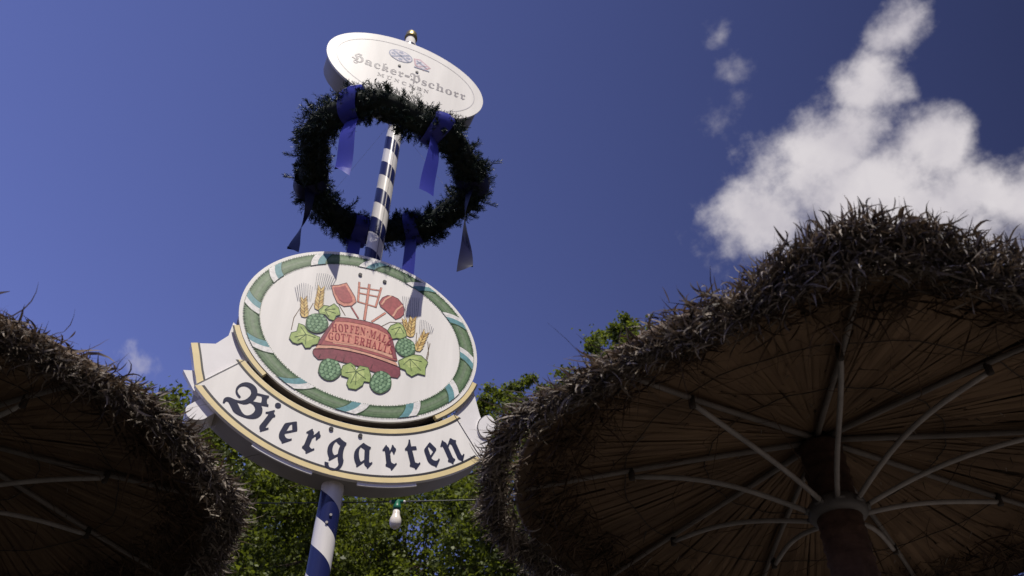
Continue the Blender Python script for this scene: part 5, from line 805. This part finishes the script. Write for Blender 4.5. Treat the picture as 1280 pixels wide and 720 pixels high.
def make_parasol(cx, cy):
    root = empty('thatched_parasol', (cx, cy, 0))
    # canopy: thin core shell, reed mat below, loose thatch above
    b = MB(); b.lathe([(.03, z_under(.03)+.012), (.5, z_under(.5)+.012), (.89, z_under(.89)+.008), (.95, z_under(.95)-.03), (.962, z_under(.96)-.02), (.95, z_under(.95)+.005), (.89, z_under(.89)+.035), (.5, z_under(.5)+.07), (.05, z_under(0)+.12), (.0, z_under(0)+.13)], 72)
    can = b.build('canopy', MATBACK, root, True)
    V_ = []; Q_ = []
    n = 820
    for i in range(n):
        t = 2*PI*(i+rng.uniform(-.4, .4))/n
        inner_ = rng.choice([.04, .04, .2, .4, .62], p=[.3, .2, .2, .2, .1]); ra = inner_ + rng.uniform(0, .1); rb = rng.uniform(.90, .96) if rng.random() > .2 else rng.uniform(min(ra+.2, .9), .95)
        sk = rng.normal(0, .05); w = rng.uniform(.007, .0135); dz = rng.uniform(-.002, .0025)
        pr = None; rows = []
        for k in range(6):
            r = ra + (rb-ra)*k/5; tt = t + sk*(k/5)*(1.0/(.35+r))
            c = np.array([math.cos(tt), math.sin(tt)]); a = np.array([-c[1], c[0]])
            ww = w*(.35+.75*r)*rng.uniform(.9, 1.1); z = z_under(r) + dz + .003*math.sin(7*r+i)
            rows.append((np.array([*(c*r - a*ww), z]), np.array([*(c*r), z-.0012]), np.array([*(c*r + a*ww), z])))
        o = len(V_)
        for rw_ in rows: V_ += list(rw_)
        for k in range(5):
            for s in (0, 1): Q_.append((o+3*k+s, o+3*k+3+s, o+3*k+4+s, o+3*k+1+s))
    array_mesh('reed_lining', np.array(V_), np.array(Q_), REED, can, True)
    top = blades(5200, .03, .88, lambda r, u: z_under(r)+.03+.03*u, (-22, -2), 18, (.08, .17), (-4, 0), .0042)
    array_mesh('thatch_cover', *top, BLADE, can)
    fr = merge([
        blades(14000, .93, .985, lambda r, u: Z_RIM - .05 + .05*u, (-45, 18), 55, (.030, .075), (-9, 8), .0027),
        blades(2400, .90, .975, lambda r, u: Z_RIM - .05 + .04*u, (-55, -5), 70, (.03, .07), (-12, 10), .0023),
        blades(1800, .91, .975, lambda r, u: Z_RIM - .02 + .035*u, (0, 40), 65, (.03, .065), (-16, 6), .0026),
        blades(2600, .93, 1.02, lambda r, u: Z_RIM - .02 + .06*u, (-20, 40), 55, (.03, .075), (-14, 10), .0026, 5, (-100, 10)),
        blades(130, .93, .975, lambda r, u: Z_RIM - .02 + .05*u, (0, 50), 60, (.08, .14), (-9, 7), .0016)])
    fv = fr[0]; th_ = np.arctan2(fv[:, 1], fv[:, 0])
    def bump(c, w): return np.exp(-(((th_-math.radians(c)+PI) % (2*PI)-PI)/math.radians(w))**2)
    g = .992 + .066*bump(-100, 14) + .075*bump(-170, 22)*1.25 + .06*bump(70, 42) + .012*np.sin(5*th_+1) + .010*np.sin(13*th_)
    fv[:, 0] *= g; fv[:, 1] *= g; fv[:, 2] += -.024 + .034*bump(-99, 16) + .012*np.sin(7*th_+2)
    array_mesh('fringe', *fr, BLADE, root)
    ho = merge([blades(2300, .74, .93, lambda r, u: z_under(r)-.006, (-60, -6), 80, (.07, .2), (-4, 10), .0022),
                blades(190, .30, .93, lambda r, u: z_under(r)-.006, (-35, -6), 80, (.12, .34), (-3, 6), .0013)])
    array_mesh('loose_strand_lining', *ho, mat_island('loose_brown_strands', [(.03, .018, .012), (.07, .042, .025), (.12, .08, .05)], .7, .2) if 'loose_brown_strands' not in bpy.data.materials else bpy.data.materials['loose_brown_strands'], can)
    b = MB()
    for rr in (.36, .62, .84):
        b.tube([((rr+.005*math.sin(1.7*k+rr*9))*math.cos(2*PI*k/60), (rr+.005*math.sin(1.7*k+rr*9))*math.sin(2*PI*k/60), z_under(rr)-.010) for k in range(61)], .0017, 5, cap=False)
    b.build('binding_twine', TWINE, can)
    # post, hub, ribs and struts
    b = MB(); prof = [(0, .05)]
    zz = .05; k = 0
    while zz < 2.56:
        prof += [(.062 + .004*(k % 2) + .002*math.sin(k*1.7), zz)]; zz += .011; k += 1
    prof += [(.05, 2.565), (0, 2.57)]
    b.lathe(prof, 26); b.build('post', WRAP, root, True)
    b = MB(); b.lathe([(.064, 2.305), (.078, 2.308), (.086, 2.318), (.086, 2.345), (.078, 2.355), (.064, 2.357)], 36)
    for azd in RIB_AZ:
        t = math.radians(azd); c = Vector((math.cos(t), math.sin(t), 0)); e = Vector((-c.y, c.x, 0)); q = c*.088+Vector((0, 0, 2.332))
        b.tube([q-e*.014, q+e*.014], .0065, 8)
    hub = b.build('hub', HUBM, root, True)
    b = MB(); b.lathe([(0, .002), (.32, .002), (.32, .05), (.28, .075), (.075, .085), (.07, .12), (.064, .12)], 40); b.build('base', mat_paint('concrete_base', (.3, .29, .27), .9, .2, 8), root, True)
    for azd in RIB_AZ:
        t = math.radians(azd); c = Vector((math.cos(t), math.sin(t), 0)); e = Vector((-c.y, c.x, 0))
        b = MB(); pts = []
        ph_ = random.uniform(0, 6)
        for k in range(13):
            r = .045 + (.93-.045)*k/12
            pts.append(c*r + e*.006*math.sin(r*5+ph_) + Vector((0, 0, z_under(r)-.016)))
        b.tube(pts, [.0094-.0022*k/12 for k in range(13)], 8); b.build('rib', RIBDARK, root, True)
        b = MB(); pts = []
        bow = random.uniform(.018, .04)
        p0 = c*.083 + Vector((0, 0, 2.333)); p1 = c*.60 + e*random.uniform(-.008, .008) + Vector((0, 0, z_under(.6)-.036))
        for k in range(11):
            s = k/10
            pts.append(p0.lerp(p1, s) + Vector((0, 0, bow*math.sin(PI*s))) + e*.006*math.sin(PI*s*1.5+ph_))
        b.tube(pts, [.0080]*10+[.0072], 8); st = b.build('strut', RIBMAT, root, True)
        b = MB(); b.tube([p1+Vector((0, 0, -.012)), p1+Vector((0, 0, .024))], .0098, 8); b.build('lashing', TWINE, st, True)
    return root
RIB_AZ = [13, 53, 93, 133, 178, -142, -102, -63, -23]
par = make_parasol(.977, 2.30)
tag(par, 'large shaggy thatched parasol seen from below right of the signs, its grey struts showing', 'parasol', 'thatched parasols')
par2 = copy_tree(par)
par2.location = (-1.86, 2.31, 0); par2.rotation_euler = (0, 0, math.radians(PAR2_ROT))
tag(par2, 'dark shaded thatched parasol left of the signs, partly out of the frame', 'parasol', 'thatched parasols')

# ------------------------------------------------------------------ trees
LEAFM = mat_island('tree_leaves', [(.052, .066, .015), (.085, .106, .022), (.122, .15, .033), (.17, .20, .052)], .5, .35, .46, (1.5, 1.5, .55))
BARK = mat_paint('tree_bark', (.085, .065, .05), .95, .4, 8, .2, .5)
def make_tree(x, y, hgt, rad, zlow, nclump, per, seed, label, leaf=.044, tips=()):
    rg = np.random.default_rng(seed)
    root = empty('leafy_tree', (x, y, 0))
    tb = MB(); tz = zlow*1.05
    trunk = [Vector((0, 0, 0))]
    for k in range(1, 9): trunk.append(Vector((rg.normal(0, .05)*k*.5, rg.normal(0, .05)*k*.5, (hgt*.86)*k/8)))
    tb.tube(trunk, [hgt*.020*(1-.85*k/8)+.015 for k in range(9)], 10)
    zc = (zlow+hgt)/2; rz = (hgt-zlow)/2
    cl = []
    while len(cl) < nclump:
        p = rg.uniform(-1, 1, 3); d = (np.abs(p)**2.6).sum()**(1/2.6)
        if d > 1 or d < .3: continue
        taper = 1 - .25*max(0, p[2])
        q = Vector((p[0]*rad*taper, p[1]*rad*taper, zc + p[2]*rz))
        cl.append(q)
    cl += [Vector(t_) - Vector((x, y, 0)) for t_ in tips]
    pos = []; nr = []
    for q in cl:
        s = max(.12, min(.95, (q.z - .35*q.xy.length)/(hgt*.86)-.04)); f = s*8; i = min(7, int(f)); a = trunk[i].lerp(trunk[i+1], f-i)
        mid = a.lerp(q, .5) + Vector((rg.normal(0, .15), rg.normal(0, .15), .25))
        r0 = .018+.03*(1-s)
        tb.tube([a, a.lerp(mid, .55), mid, mid.lerp(q, .6)+Vector((rg.normal(0, .08), rg.normal(0, .08), 0)), q], [r0*1.5, r0*1.1, r0*.8, r0*.5, r0*.25], 6)
        rc = rg.uniform(.42, .78) if q in cl[:nclump] else .26
        for sub_ in range(5):
            sc_ = np.array(q) + rg.normal(0, rc*.55, 3)*np.array([1, 1, .7])
            if sub_ % 2 == 0: tb.tube([mid.lerp(q, .7), Vector(sc_)], [r0*.35, .005], 5)
            m = per//5
            pos.append(sc_ + rg.normal(0, rc*.25, (m, 3))*np.array([1, 1, .75]))
    P = np.concatenate(pos); n = len(P)
    d = rg.normal(0, 1, (n, 3)); d[:, 2] -= .3; d /= np.linalg.norm(d, axis=1)[:, None]
    nr = rg.normal(0, 1, (n, 3)); nr[:, 2] += .9
    a = np.cross(d, nr); a /= np.linalg.norm(a, axis=1)[:, None]; up = np.cross(a, d)
    s = leaf*rg.uniform(.6, 1.3, n)[:, None]
    v = np.stack([P, P+d*s*.9+a*s*.62+up*s*.12, P+d*s*2.0, P+d*s*.9-a*s*.62+up*s*.12], 1).reshape(-1, 3)
    q = (np.arange(n)*4)[:, None] + np.arange(4)[None]
    array_mesh('crown', v, q, LEAFM, root)
    tb.build('trunk', BARK, root, True)
    tag(root, label, 'tree', 'trees behind the beer garden')
    return root
for t in TREES: make_tree(*t)
